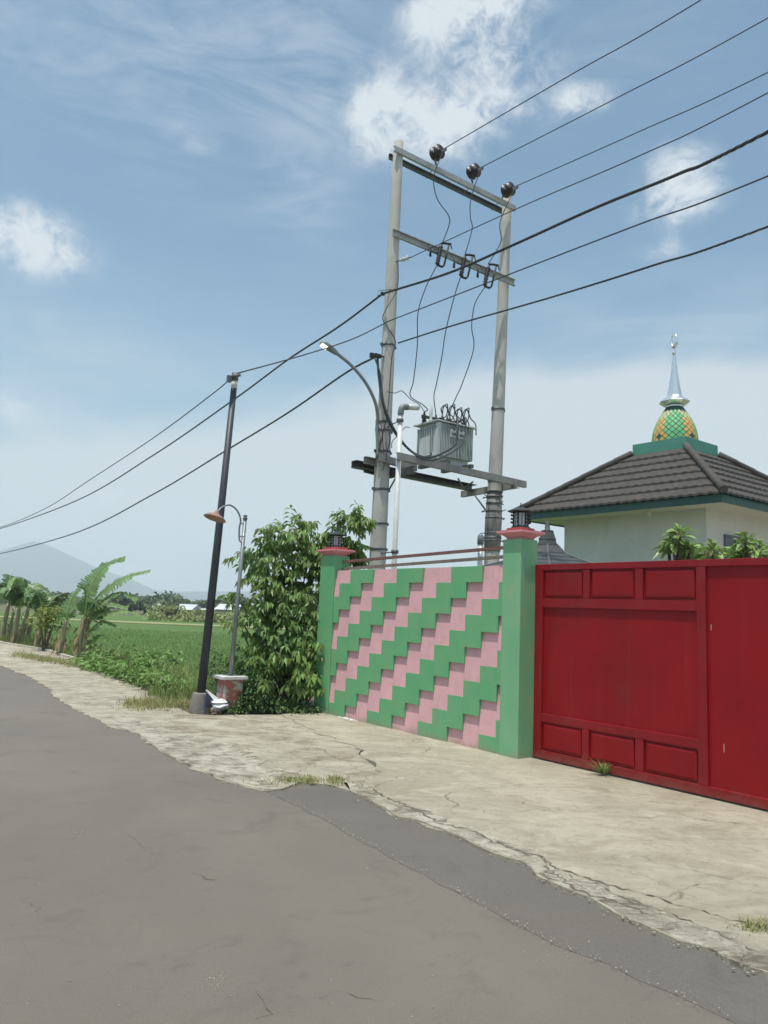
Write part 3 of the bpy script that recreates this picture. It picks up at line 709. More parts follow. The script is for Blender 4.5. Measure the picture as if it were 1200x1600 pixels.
for (px, py, nm) in ((688, 397, 'leftmost'), (725, 415, 'middle'), (762, 430, 'rightmost')):
    D = 12.5+(px-613)/190*1.33
    tp = P(px+2, py-17, D); bt = P(px-5, py+17, D); T = thing('fuse_cutout', bt, nm+' of the three fuse cutouts on the middle crossarm', 'fuse cutout', 'fuse cutouts on the middle crossarm')
    ax = (tp-bt).normalized(); L = (tp-bt).length
    pr_ = [(.018, 0)]
    for j in range(7): pr_ += [(.046, .03+j*L/8), (.026, .05+j*L/8)]
    pr_ += [(.018, L)]
    m_ = MB(); m_.lathe(bt, pr_, 12, axis=ax); m_.build('insulator_rod', M['ceramic'], T)
    t2 = P(px+13, py-13, D-.05); b2 = P(px+6, py+17, D-.05)
    m_ = MB(); m_.tube([t2, b2], .017, 8); m_.build('fuse_tube', M['rubber'], T)
    m_ = MB(); m_.tube([tp, P(px+8, py-17, D-.03), P(px+17, py-15, D-.05)], .022, 6); m_.build('contact', M['rubber'], T); m_ = MB(); m_.tube([bt, P(px+3, py+20, D-.03), b2], .022, 6); m_.build('hinge', M['rubber'], T); m_ = MB()
    m_.tube([P(px+16, py-16, D-.05), P(px+18, py-8, D-.05)], .010, 5)
    m_.build('fuse_latch', M['rubber'], T)
    m_ = MB(); m_.tube([(tp+bt)/2, P(px-16, py-6, D-.04), P(px-17, py+3, D-.04)], .011, 5); m_.tube([P(px-15, py-14, D-.05), P(px-15, py+4, D-.05)], .014, 5)
    m_.build('bracket', M['rubber'], T)
    cut.append((P(px+1, py-19, D), P(px-6, py+19, D), D))
# jumpers
J1 = [[(683, 252), (678, 275), (683, 310), (700, 335), (702, 350), (692, 378)], [(745, 278), (736, 310), (735, 340), (738, 355), (732, 380), (727, 396)], [(790, 310), (782, 345), (783, 375), (772, 398), (763, 412)]]
J2 = [[(682, 416), (665, 450), (653, 490), (652, 540), (646, 595), (641, 618), (660, 632), (668, 640)], [(719, 434), (708, 470), (696, 520), (690, 560), (682, 600), (678, 620)], [(757, 449), (742, 475), (737, 510), (740, 545), (722, 600), (712, 622)]]
for i in range(3):
    D = cut[i][2]; nm = ('leftmost', 'middle', 'rightmost')[i]
    n_ = len(J1[i]); pts = [P(x, y, hv_start[i].y*(1-k/(n_-1))+D*k/(n_-1)) for k, (x, y) in enumerate(J1[i])]; pts[0] = hv_start[i]
    cable('jumper_wire', pts, .009, nm+' of the three jumper wires from the top insulators down to the fuses', 'wire', 'jumper wires between crossarms')
    n_ = len(J2[i]); e = bush[i]; pts = [P(x, y, D*(1-k/(n_-1))+e.y*k/(n_-1)) for k, (x, y) in enumerate(J2[i])]+[e]
    cable('jumper_wire', pts, .009, nm+' of the three drop wires from the fuses to the transformer', 'wire', 'drop wires to the transformer')
# ------------------------------------------------------------------ overhead lines
def line(px, p0, dr, r, label, name='overhead_wire', ext=14, twist=0):
    pts = [Vector(p0)]+[PV(p0, dr, x, y) for x, y in px]
    d_ = (pts[-1]-pts[-2]).normalized(); e1 = pts[-1]+d_*ext*.4; e2 = pts[-1]+d_*ext
    if len(pts) > 2: e1.z += .02*ext; e2.z += .08*ext
    pts += [e1, e2] if ext else []
    c = spline(pts, 14); m_ = MB()
    if twist:
        fine = spline(c, 5)
        for s in (0, 2.1, 4.2):
            vs = []
            for i, q in enumerate(fine):
                t_ = (fine[min(i+1, len(fine)-1)]-fine[max(i-1, 0)]).normalized(); a = t_.cross(ZZ).normalized(); b = a.cross(t_); ph = s+i*.75
                vs.append(q+(a*math.cos(ph)+b*math.sin(ph))*r*.62)
            m_.tube(vs, r*.6, 5)
    else: m_.tube(c, r, 6)
    tag(m_.build(name, M['cable']), label, 'power line', 'overhead power lines'); return c
line([(890, 118), (1095, 0)], hv_start[0], HVD, .009, 'highest bare power line from the leftmost top insulator')
line([(960, 155), (1200, 28)], hv_start[1], HVD, .009, 'second bare power line from the middle top insulator')
line([(1000, 205), (1200, 113)], hv_start[2], HVD, .009, 'third bare power line from the rightmost top insulator')
s4 = P(640, 403, 12.6); line([(810, 325), (1000, 243), (1200, 145)], s4, HVD, .008, 'thin neutral line running up right from the small white strain insulator')
s5 = P(598, 459, 12.6)
line([(700, 427), (795, 386), (930, 325), (1060, 272), (1200, 206)], s5, DR, .0175, 'thick twisted cable crossing in front of the fuse cutouts', 'bundled_cable', twist=1)
line([(530, 510), (450, 562), (366, 624), (240, 711), (120, 782), (0, 826)], s5, Vector((-.6, .8, 0)), .0165, 'upper thick twisted cable sweeping down left from the left pole', 'bundled_cable', twist=1)
bp0, bp1 = P(312, 1110, 11.2), P(368, 583, 11.2)
s6 = on(pl0, pl1, P(610, 503, 12.7).z)-Vector((0, .15, 0))
c6 = P(372, 583, 11.15); m_ = MB(); m_.tube(spline([c6, P(470, 556, 11.8), P(550, 530, 12.3), s6], 8), .010, 6)
tag(m_.build('overhead_wire', M['cable']), 'single wire from the black pole top to the left concrete pole', 'power line', 'overhead power lines')
line([(800, 427), (1000, 350), (1200, 275)], s6, DR, .0095, 'single line passing just below the middle crossarm towards the right')
line([(330, 617), (240, 684), (140, 750), (70, 795), (0, 824)], P(360, 592, 11.15), Vector((-.6, .8, 0)), .009, 'thin wire falling left from the top of the black pole')
s7 = P(590, 556, 12.6)
line([(540, 583), (450, 645), (350, 706), (240, 772), (120, 832), (0, 865)], s7, Vector((-.6, .8, 0)), .0165, 'lowest thick twisted cable sweeping left behind the black pole', 'bundled_cable', twist=1)
s7b = P(622, 536, 12.65)
line([(720, 505), (860, 465), (1020, 415), (1200, 354)], s7b, DR, .0115, 'lowest line leading right from the left concrete pole', 'bundled_cable', twist=1)
# small strain insulator on left pole
T = thing('strain_insulator', P(630, 405, 12.65), 'small white strain insulator on a hook on the left pole', 'insulator')
m_ = MB(); a_ = P(622, 408, 12.7); b__ = P(641, 402, 12.6); ax = (b__-a_)
for f_, r_ in ((.25, .03), (.45, .045), (.62, .03), (.78, .045)): m_.lathe(a_+ax*f_, [(r_*.5, -.02), (r_, -.006), (r_, .006), (r_*.5, .02)], 12, axis=ax)
m_.build('insulator_body', M['frosted_glass'], T)
m_ = MB(); m_.tube([a_-ax*.4, b__], .010, 6); m_.build('hook', M['steel_dark'], T)
T = thing('cable_clamp', s5, 'steel hanger bracket holding the thick cable on the left pole', 'bracket')
m_ = MB(); m_.tube([P(612, 452, 12.7), P(592, 454, 12.6), P(590, 462, 12.58), s5], .008, 5); m_.build('hanger', M['steel_dark'], T)
m_ = MB(); m_.cbox(s5, E_*.06, H_*.05, ZZ*.05); m_.build('clamp_jaw', M['rubber'], T)
T = thing('cable_clamp', s7, 'black dead end clamps beside the lamp arm on the left pole', 'bracket')
m_ = MB(); m_.tube([on(pl0, pl1, s7.z+.05), s7], .016, 6); m_.cbox(s7, E_*.13, H_*.06, ZZ*.06); m_.cbox(s7+E_*-.12-ZZ*.02, E_*.06, H_*.05, ZZ*.08); m_.build('clamp_jaw', M['rubber'], T)
# service cables round the pole and to the transformer
cable('service_cable', [s7, P(590, 562, 12.6), P(592, 590, 12.6), P(598, 630, 12.55), P(612, 668, 12.5), P(640, 703, 12.4), P(668, 715, 12.45), P(695, 706, 12.7), P(712, 692, 12.85), P(715, 660, 12.95), lvb[2]], .020, 'thick black cable looping from the left pole under the transformer tank', n=8)
cable('service_cable', [P(586, 560, 12.55), P(594, 585, 12.55), P(600, 630, 12.5), P(616, 670, 12.45), P(643, 706, 12.35), P(672, 719, 12.4), P(700, 710, 12.65), P(724, 690, 12.85), P(728, 655, 13.0), lvb[3]], .014, 'thinner black cable looping beside the thick one under the tank', n=8)
cable('service_cable', [P(622, 410, 12.6), P(622, 440, 12.6), P(618, 458, 12.62), P(604, 482, 12.58), P(598, 498, 12.6), P(608, 515, 12.58), P(618, 535, 12.6), P(612, 560, 12.6), P(606, 640, 12.58), P(598, 680, 12.6), P(600, 712, 12.6)], .008, 'thin earth wire winding down the left pole')
cable('service_cable', [P(604, 612, 12.6), P(618, 614, 12.5), P(628, 611, 12.5), P(642, 624, 12.7), P(655, 632, 12.9), bush[0]], .007, 'thin wire from the left pole to the first transformer bushing')
cable('service_cable', [P(612, 700, 12.55), P(613, 690, 12.4), P(622, 680, 12.3), P(633, 668, 12.4), P(640, 668, 12.6)], .007, 'short thin wire curving from the left pole to the tank side')
for k, (dx, y0, y1) in enumerate(((-9, 668, 716), (-6, 660, 705), (6, 665, 712), (1, 690, 735))):
    cable('tie_wire', [P(601+dx, y0, 12.61), P(600+dx+3, (y0+y1)/2, 12.58), P(598+dx-1, y1, 12.61)], .008, '', parent=PLT)
# ------------------------------------------------------------------ street lamp arm
T = thing('street_lamp', P(594, 680, 12.65), 'curved arm street lamp with led head fixed to the left pole', 'street lamp')
m_ = MB(); arm = spline([P(591, 715, 12.62), P(589, 672, 12.6), P(590, 650, 12.58), P(585, 625, 12.5), P(570, 596, 12.4), P(548, 570, 12.3), P(522, 549, 12.2)], 8); m_.tube(arm, .028, 10); m_.build('lamp_arm', M['lamp_metal'], T)
h0 = P(523, 550, 12.2); h1 = P(503, 537, 12.12); ax = (h1-h0); sd = ax.cross(ZZ).normalized(); up_ = sd.cross(ax).normalized(); mid = (h0+h1)/2
sd2 = (H_*.0+sd)
m_ = MB()
def hr(t_, w, hgt, dz=0): c = h0+ax*t_+up_*dz; return [c-sd*w-up_*hgt, c+sd*w-up_*hgt, c+sd*w+up_*hgt, c-sd*w+up_*hgt]
rs = [hr(-.15, .03, .03), hr(.15, .055, .03, .005), hr(.5, .085, .026, .008), hr(.9, .09, .02, .008), hr(1.12, .06, .012, .005)]
v = [q for r_ in rs for q in r_]; m_.add(v, [(i*4+k, (i+1)*4+k, (i+1)*4+(k+1) % 4, i*4+(k+1) % 4) for i in range(4) for k in range(4)]+[(0, 1, 2, 3), (19, 18, 17, 16)])
m_.build('lamp_head', M['lamp_metal'], T, bevel=.004)
m_ = MB(); c = h0+ax*.8-up_*.021; m_.cbox(c, ax*.45, sd*.13, up_*.012); m_.build('lamp_lens', M['lamp_lens'], T)
# ------------------------------------------------------------------ black steel pole
T = thing('steel_pole', bp0, 'slim black steel pole leaning slightly on a grey concrete plinth', 'utility pole')
m_ = MB(); m_.tube([bp0+ZZ*.2, on(bp0, bp1, 2.6), on(bp0, bp1, 4.72)], [.062, .055, .045], 14); m_.build('shaft', M['pole_black'], T)
m_ = MB(); m_.tube([on(bp0, bp1, 4.72), on(bp0, bp1, 4.84)], .044, 12); m_.build('white_band', M['white_paint'], T)
m_ = MB(); m_.tube([on(bp0, bp1, 4.84), bp1], .050, 12); q = P(362, 588, 11.1); m_.tube([q, P(376, 586, 11.1)], .022, 8); m_.cbox(P(358, 592, 11.1), E_*.06, H_*.05, ZZ*.10); m_.build('top_clamp', M['steel_dark'], T)
m_ = MB(); m_.lathe(bp0-ZZ*.1, [(.17, 0), (.155, .1), (.12, .32), (.115, .345), (.06, .35)], 14); m_.build('plinth', M['plinth'], T, bevel=.005)
# ------------------------------------------------------------------ old lamp post on pedestal
lb = P(360, 1057, 11.3); lt = P(383, 812, 11.3)
T = thing('lamp_post', Vector((lb.x, lb.y, -.04)), 'rusty gooseneck lamp post on a peeling red and white pedestal', 'lamp post')
m_ = MB(); m_.tube([lb, lt], [.032, .026], 10); m_.build('post', M['lamp_metal'], T)
m_ = MB(); m_.lathe(lt, [(.028, 0), (.035, .01), (.035, .03), (.02, .035), (.03, .05), (.03, .065), (.001, .075)], 10); m_.build('finial', M['steel_dark'], T)
m_ = MB(); D = 11.28; m_.tube(spline([P(378, 848, D), P(374, 843, D), P(374, 825, D), P(376, 812, D), P(370, 797, D-.08), P(358, 789, D-.18), P(345, 794, D-.3), P(339, 803, D-.36)], 6), .013, 8)
for y in (818, 838): m_.tube([P(375, y, D), P(381, y, D)], .01, 6)
m_.build('gooseneck', M['lamp_metal'], T)
m_ = MB(); q = P(338, 803, D-.38); ax_ = Vector((.22, .2, 1)); m_.lathe(q, [(.16, -.075), (.165, -.07), (.12, -.03), (.05, -.005), (.03, .03), (.02, .05), (.001, .055)], 20, axis=ax_); m_.build('lamp_shade', M['shade_red'], T)
pz = P(360, 1055, 11.3).z
m_ = MB(); o_ = Vector((lb.x, lb.y, 0)); m_.obox(o_-E_*.14-H_*-.14+H_*-.28-ZZ*.3, E_*.28, H_*.28, ZZ*(pz-.05+.3)); ped = m_.build('pedestal', M['pedestal_red'], T, bevel=.012)
m_ = MB(); m_.obox(o_-E_*.19-H_*.19+ZZ*(pz-.05), E_*.38, H_*.38, ZZ*.045); m_.build('pedestal_top', M['white_paint'], ped, bevel=.006)
# ------------------------------------------------------------------ litter by the pole
def sheet(name, pts, m, label, cat, th=.012, parent=None):
    mm = MB(); a, b, c, d_ = map(Vector, pts); n_ = (b-a).cross(d_-a).normalized()*th
    mm.add([a, b, c, d_, a+n_, b+n_, c+n_, d_+n_], [(3, 2, 1, 0), (4, 5, 6, 7), (0, 1, 5, 4), (1, 2, 6, 5), (2, 3, 7, 6), (3, 0, 4, 7)])
    o = mm.build(name, M[m], parent)
    if parent is None: tag(o, label, cat)
    return o
T = thing('fallen_sign', G(330, 1114), 'broken white and dark blue signboard propped at the plinth', 'sign')
sheet('sign_board', [P(322, 1078, 11.02), P(336, 1094, 11.1), P(333, 1106, 11.12), P(321, 1104, 11.05)], 'banner_grey', '', '', parent=T)
sheet('sign_flap', [P(321, 1078, 11.0), P(323, 1078, 11.0), P(341, 1092, 11.1), P(336, 1097, 11.0)], 'plastic_white', '', '', .03, parent=T)
sheet('sign_leg', [P(320, 1088, 10.98), P(322.5, 1088, 10.98), P(321.5, 1116, 11.0), P(319.5, 1116, 11.0)], 'plastic_blue', '', '', .02, parent=T)
rb = random.Random(5)
for (x, y, s, lab) in ((341, 1097, .09, 'crumpled white plastic bag resting against the fallen sign'), (343, 1105, .10, 'crumpled pale plastic sack lying low beside the pedestal')):
    mm = MB(); q = P(x, y, 11.05); q.z = max(q.z, .08); vs = []; n1, n2 = 9, 6
    for i in range(n2+1):
        for k in range(n1):
            th = 2*math.pi*k/n1; ph = math.pi*i/n2; rr_ = s*(1+rb.uniform(-.3, .25)); vs.append(q+Vector((rr_*1.25*math.cos(th)*math.sin(ph), rr_*math.sin(th)*math.sin(ph), rr_*.5*math.cos(ph))))
    mm.add(vs, [(i*n1+k, (i+1)*n1+k, (i+1)*n1+(k+1) % n1, i*n1+(k+1) % n1) for i in range(n2) for k in range(n1)])
    tag(mm.build('plastic_bag', M['plastic_white']), lab, 'plastic bag')
mm = MB(); 
for k in range(26):
    q = W(-2.95+rb.gauss(0, .09), .08+rb.random()*.05, .05); s = rb.uniform(.006, .018); mm.cbox(q, (s, rb.uniform(-.01, .01), .004), (0, s, .006), (0, .003, s*.5))
tag(mm.build('paper_scraps', M['plastic_white']), 'scatter of white plastic scraps at the foot of the wall', 'litter', kind='stuff')
# ------------------------------------------------------------------ mosque
MC = Vector((8.21, 18.0, 0)); AX, AY = -WD, -WN     # from the near corner: along the left front, along the right front
zE, half = 4.42, 3.2
ctr = P(1054.5, 700, 22.3); ctr.z = 0
MC = ctr - (AX+AY)*half
# bring eave corner to its place
mos = thing('prayer_house', ctr, 'small white prayer house with brown hip roof and tiled green dome', 'building')
def mp(a, b, z): return MC+AX*a+AY*b+ZZ*z
INS = .95; S2 = 2*half
m_ = MB(); m_.obox(mp(INS, INS, 0), AX*(S2-2*INS), AY*(S2-2*INS), ZZ*(zE+.02)); wl_ = m_.build('wall', M['plaster'], mos)
m_ = MB(); m_.obox(mp(.03, .03, zE-.02), AX*(S2-.06), AY*(S2-.06), ZZ*.025); m_.build('soffit', M['soffit'], mos)
m_ = MB()
for o_, a_, b__ in ((mp(0, 0, zE-.06), AX*S2, AY*.03), (mp(0, .03, zE-.06), AX*.03, AY*(S2-.06)), (mp(0, S2-.03, zE-.06), AX*S2, AY*.03), (mp(S2-.03, .03, zE-.06), AX*.03, AY*(S2-.06))):
    m_.obox(o_, a_, b__, ZZ*.2)
m_.build('fascia', M['fascia'], mos)
# roof: wavy tile courses on four slopes
zR0 = zE+.15; cz = P(1054.5, 706, 22.3).z-.12; ch = .86; OV = .09
slope_h = half-ch+OV; ncr = 7
m_ = MB()
def rp(side, s, t_, z):                    # side 0..3, s along the eave 0..1, t inward distance
    L_ = S2+2*OV-2*t_; x = -OV+t_+s*L_; y = -OV+t_
    if side == 0: return mp(x, y, z)
    if side == 1: return mp(y, x, z)
    if side == 2: return mp(x, S2-y, z)
    return mp(S2-y, x, z)
for side in range(4):
    for k in range(ncr):
        ta, tb = k*slope_h/ncr, (k+1)*slope_h/ncr+.04; za = zR0+(cz-zR0)*k/ncr; zb = zR0+(cz-zR0)*((k+1)/ncr)+.01
        La = S2+2*OV-2*ta; n_ = max(6, int(La/.045)); rows = []
        for (tt, zz, amp) in ((ta, za-.01, 1), (ta, za+.045, 1), (tb, zb+.0, .3)):
            row = []
            for i in range(n_+1):
                s = i/n_; x_ = s*La/.26; w_ = .013*math.sin(2*math.pi*x_)*amp
                edge_f = min(1, s*n_/3, (1-s)*n_/3)
                row.append(rp(side, s, tt, zz+w_*edge_f))
            rows.append(row)
        v = [q for r_ in rows for q in r_]; w1 = n_+1
        fs = [(j*w1+i, j*w1+i+1, (j+1)*w1+i+1, (j+1)*w1+i) for j in range(2) for i in range(n_)]
        if side in (1, 2): fs = fs
        m_.add(v, fs, False)
roof = m_.build('roof', M['roof_tile'], mos)
for a_, b__ in ((0, 0), (0, 1), (1, 0), (1, 1)):
    m_ = MB()
    q0 = mp(-OV if a_ == 0 else S2+OV, -OV if b__ == 0 else S2+OV, zR0+.07); q1 = mp(slope_h-OV if a_ == 0 else S2-slope_h+OV, slope_h-OV if b__ == 0 else S2-slope_h+OV, cz+.07)
    pts = []; rad_ = []
    for i in range(7): pts += [q0.lerp(q1, i/7), q0.lerp(q1, (i+.97)/7)]; rad_ += [.100, .088]
    m_.tube(pts, rad_, 12); m_.build('ridge_cap', M['ridge_tile'], roof)
cb = ch-.0
m_ = MB(); m_.obox(MC+(AX+AY)*(half-cb)+ZZ*(cz-.02), AX*2*cb, AY*2*cb, ZZ*.34); m_.build('dome_base', M['collar'], mos, bevel=.01)
dz = cz+.32; Rb = .64
dome_top = P(1055, 638, 22.3).z
m_ = MB(); prof = []; Hd = dome_top-dz
for i in range(15):
    t_ = i/14; prof.append((Rb*(1-.62*t_**1.9)*(1+.04*math.sin(t_*math.pi)), t_*Hd))
m_.lathe(ctr+ZZ*dz, prof, 48); dome = m_.build('dome', M['grout_green'], mos)
# dome mosaic: diamond scales as geometry over the shell
cols = {'g': mat('tile_green', (.13, .42, .17), .6, (.19, .48, .22), 7, spec=.35), 'y': mat('tile_ochre', (.58, .36, .11), .6, (.66, .42, .18), 7, spec=.35), 'd': mat('tile_dark', (.03, .10, .08), .6), 'c': mat('tile_cream', (.50, .52, .30), .6)}
tiles = {k: MB() for k in cols}; NC, NRW = 20, 6.5
def dome_r(t_): t_ = min(max(t_, 0), 1); return Rb*(1-.62*t_**1.9)*(1+.04*math.sin(t_*math.pi))
for r_ in range(-1, 14):
    for c_ in range(NC):
        tc_ = (r_/2+.5)/NRW; th0 = 2*math.pi*(c_+(.5 if r_ % 2 else 0))/NC; dth = math.pi/NC*.84; dt = .5/NRW*.84
        if tc_ < .0 or tc_ > 1.0: continue
        v = []
        for (a_, b__) in ((0, -1), (1, 0), (0, 1), (-1, 0)):
            tt = min(1, max(0, tc_+b__*dt)); th = th0+a_*dth; rd = dome_r(tt)+.012; v.append(ctr+ZZ*(dz+tt*Hd)+Vector((rd*math.cos(th), rd*math.sin(th), 0)))
        vin = [ctr+ZZ*(q.z)+(q-ctr-ZZ*(q.z))*.965 if False else Vector((ctr.x+(q.x-ctr.x)*.965, ctr.y+(q.y-ctr.y)*.965, q.z)) for q in v]
        # pattern: tall green lozenges with ochre between
        ph = ((th0+1.93)/(2*math.pi)*4+.5) % 1; dd = abs(ph-.5)*2           # 0 centre of lozenge
        key = 'g' if dd < .62-.0*tc_ and abs(tc_-.42)+dd*.75 < .62 else ('y' if tc_ < .66 else 'c')
        if tc_ > .86: key = 'd' if (r_ % 2) else 'g'
        if tc_ > .93: key = 'd'
        if key == 'y' and dd > .93 and tc_ < .2: key = 'd'
        tiles[key].add(v+vin, [(0, 1, 2, 3), (0, 4, 5, 1), (1, 5, 6, 2), (2, 6, 7, 3), (3, 7, 4, 0)])
for k, mb_ in tiles.items():
    if mb_.v: mb_.build('mosaic_tiles', cols[k], dome)
# chrome finial
zt = lambda y: P(1055, y, 22.3).z
fx = lambda y: P(1055, y, 22.3)
m_ = MB(); c = ctr+ZZ*0
m_.lathe(c, [(.22, dome_top-.01), (.27, dome_top+.02), (.27, dome_top+.05), (.32, dome_top+.08), (.45, dome_top+.17), (.44, dome_top+.185), (.33, dome_top+.27), (.24, dome_top+.33), (.215, dome_top+.38), (.12, zt(590)), (.04, zt(556)), (.02, zt(554))], 8, rot=.2, smooth=False)
m_.build('finial', M['chrome'], mos)
m_ = MB(); m_.lathe(c, [(.012, zt(556)), (.06, zt(553)), (.06, zt(550)), (.015, zt(546)), (.015, zt(543)), (.001, zt(542))], 12); 
cc = ctr+ZZ*(zt(532)+.0); ring = []
tdir = (WN*.35+WD*.9).normalized()
m3 = []
for i in range(25):
    th = R(-250)+R(335)*i/24; ring.append(cc+tdir*math.cos(th)*.12+ZZ*math.sin(th)*.20)
m_.tube(ring, [.012+.04*math.sin(math.pi*i/24) for i in range(25)], 8); m_.tube([c+ZZ*zt(543), cc-ZZ*.17], .01, 6)
m_.build('crescent', M['chrome'], mos)
# window on the right front
m_ = MB(); m_.obox(mp(INS-.03, INS+.85, 2.2), AX*.03, AY*1.0, ZZ*1.55); wn = m_.build('window', M['dark_glass'], mos)
m_ = MB()
for o_, b_2, h_2 in ((0, 1.08, .06), (1.61, 1.08, .06)): m_.obox(mp(INS-.05, INS+.81, 2.14+o_), AX*.048, AY*b_2, ZZ*h_2)
for bb in (.81, 1.33, 1.83): m_.obox(mp(INS-.052, INS+bb, 2.2), AX*.05, AY*.05, ZZ*1.55)
m_.build('window_frame', M['steel_dark'], wn)
m_ = MB(); q = mp(1.9, .35, zE-.07); q = mp(2.3, .5, zE-.02); m_.lathe(q-ZZ*.12, [(.001, -.02), (.05, 0), (.055, .05), (.03, .09), (.03, .12)], 12); m_.build('ceiling_lamp', M['white_paint'], mos)
# ------------------------------------------------------------------ gazebo roof behind the gate
gc = P(855, 850, 11.2); gz = lambda y: P(855, y, 11.2).z; gc.z = 0
gz_t = thing('gazebo', gc, 'dark thatched gazebo roof with a pointed top behind the gate pillar', 'gazebo')
m_ = MB(); m_.lathe(gc, [(1.55, gz(905)), (1.5, gz(903)), (1.1, gz(893)), (.62, gz(879)), (.30, gz(866)), (.16, gz(852)), (.12, gz(838)), (.10, gz(831))], 6, rot=.35, smooth=False); 
rf = m_.build('roof', M['gazebo_black'], gz_t)
m_ = MB(); pf = [(1.52, gz(903)), (1.1, gz(892.5)), (.62, gz(878.5)), (.30, gz(865.5)), (.16, gz(851.5))]
for k in range(6):
    th = .35+k*math.pi/3; m_.tube([gc+Vector((r_*math.cos(th), r_*math.sin(th), z_)) for r_, z_ in pf], .014, 5)
for r_, z_ in ((1.1, gz(892.5)), (.86, gz(886)), (.62, gz(878.5)), (.45, gz(872)), (.30, gz(865.5)), (.16, gz(851)), (.13, gz(842))): m_.lathe(gc, [(r_+.012, z_-.012), (r_+.012, z_+.010)], 6, rot=.35, smooth=False)
m_.build('ridge', M['steel_dark'], rf)
m_ = MB(); m_.lathe(gc, [(.09, gz(831)), (.09, gz(829)), (.04, gz(828)), (.035, gz(818)), (.01, gz(814))], 8); m_.build('finial', M['gazebo_black'], gz_t)
for k in range(6):
    m_ = MB(); th = .35+k*math.pi/3; q = gc+Vector((1.3*math.cos(th), 1.3*math.sin(th), 0)); m_.tube([q, q+ZZ*(gz(898)-.02)], .05, 8); m_.build('post', M['palm_wood'], gz_t)
# ------------------------------------------------------------------ foliage
def leaf(m_, q, d_, L, w, droop, rng, fold=.25):
    d_ = d_.normalized(); s = d_.cross(ZZ)
    if s.length < .05: s = Vector((1, 0, 0))
    s = s.normalized(); s = (s*math.cos(rng.uniform(-.9, .9))+s.cross(d_)*math.sin(rng.uniform(-.9, .9))).normalized()
    m1 = q+d_*L*.45-ZZ*droop*L*.15; m2 = q+d_*L*.9-ZZ*droop*L*.6; up = s.cross(d_)*w*fold
    m_.add([q, m1+s*w*.5+up, m1, m1-s*w*.5+up, m2], [(0, 2, 1), (0, 3, 2), (1, 2, 4), (2, 3, 4)])
def frond(m_, q, d_, L, n, lw, ll, rng, droop=.8):
    d_ = d_.normalized(); p = Vector(q); side = d_.cross(ZZ); side = side.normalized() if side.length > .05 else Vector((1, 0, 0))
    prev = Vector(p); v = Vector(d_)
    for i in range(n):
        v = (v-ZZ*droop/n*1.1).normalized(); p = p+v*L/n
        for s in (-1, 1):
            ld = (side*s*.75+v*.5-ZZ*rng.uniform(.35, .95)).normalized()
            leaf(m_, p, ld, ll*rng.uniform(.7, 1.2), lw*rng.uniform(.8, 1.2), .6, rng)
    leaf(m_, p, v, ll, lw, .6, rng)
shr = thing('leafy_shrub', P(445, 1108, 12.0)*1.0, 'large leafy shrub with drooping leaves growing against the left pillar', 'shrub')
shr.location.z = -.04; shr['_o'] = tuple(shr.location)
rs_ = random.Random(21)
clumps = [(415, 870, 12.1, .36, .28, 46), (455, 835, 12.1, .30, .24, 42), (485, 868, 12.2, .34, .28, 46), (428, 905, 12, .42, .26, 46), (470, 910, 12.1, .4, .3, 50), (500, 935, 12.3, .3, .35, 40),
          (405, 945, 11.9, .36, .28, 44), (450, 960, 11.8, .42, .32, 60), (400, 985, 11.8, .30, .28, 36), (440, 1010, 11.7, .42, .3, 56), (480, 1000, 11.7, .32, .36, 50), (470, 1050, 11.6, .34, .3, 52), (425, 1060, 11.7, .36, .26, 46), (490, 1085, 11.5, .2, .18, 30),
          (400, 1035, 11.8, .28, .22, 30), (520, 905, 12.5, .2, .3, 20), (405, 838, 12.1, .12, .12, 8), (440, 858, 12.3, .3, .2, 26), (500, 1040, 11.7, .18, .3, 24), (378, 985, 12, .16, .12, 7), (360, 935, 12.1, .12, .10, 4)]
m_ = MB(); base = Vector((*P(448, 1108, 12.1)[:2], -.05)); stems = []
for i, (x, y, D, rx, rz, n) in enumerate(clumps):
    c = P(x, y, D); j = Vector((c.x*.5+base.x*.5+rs_.uniform(-.1, .1), base.y+rs_.uniform(-.15, .15), base.z*.45+c.z*.55-.15))
    b1 = base+Vector((rs_.uniform(-.12, .12), rs_.uniform(-.1, .1), 0)); pts = spline([b1, b1.lerp(j, .5)+Vector((rs_.uniform(-.06, .06), 0, .1)), j, c], 5); k = len(pts)
    m_.tube(pts, [.032*(1-t_/k*.85)+.003 for t_ in range(k)], 6)
br2 = spline([P(470, 870, 12.1), P(500, 838, 12.0), P(535, 812, 11.9), P(553, 806, 11.9), P(564, 811, 11.9)], 6)
br3 = spline([P(480, 870, 12.2), P(510, 848, 12.2), P(540, 842, 12.2), P(556, 852, 12.2)], 6)
br4 = spline([P(490, 890, 12.3), P(520, 868, 12.4), P(545, 862, 12.4), P(560, 868, 12.4)], 6)
for br in (br2, br3, br4): m_.tube(br, [.016*(1-i/len(br)*.8) for i in range(len(br))], 5)
m_.build('branches', M['bark'], shr)
m_ = MB()
for (x, y, D, rx, rz, n) in clumps:
    c = P(x, y, D)
    for k in range(int(n*.85)):
        th = rs_.uniform(0, 6.28); ph = rs_.uniform(-.75, 1.45); rr_ = rs_.uniform(.35, 1.0)
        d_ = Vector((math.cos(th)*math.cos(ph), math.sin(th)*math.cos(ph), math.sin(ph)))
        q = c+Vector((d_.x*rx*rr_, d_.y*rx*rr_*.9, d_.z*rz*rr_))
        if q.z < .02: continue
        fd = (Vector((d_.x, d_.y, .35+.25*d_.z))+Vector((.25, 0, 0))).normalized()
        frond(m_, q, fd, rs_.uniform(.16, .30), rs_.choice((3, 4, 5)), .056, rs_.uniform(.11, .165), rs_)
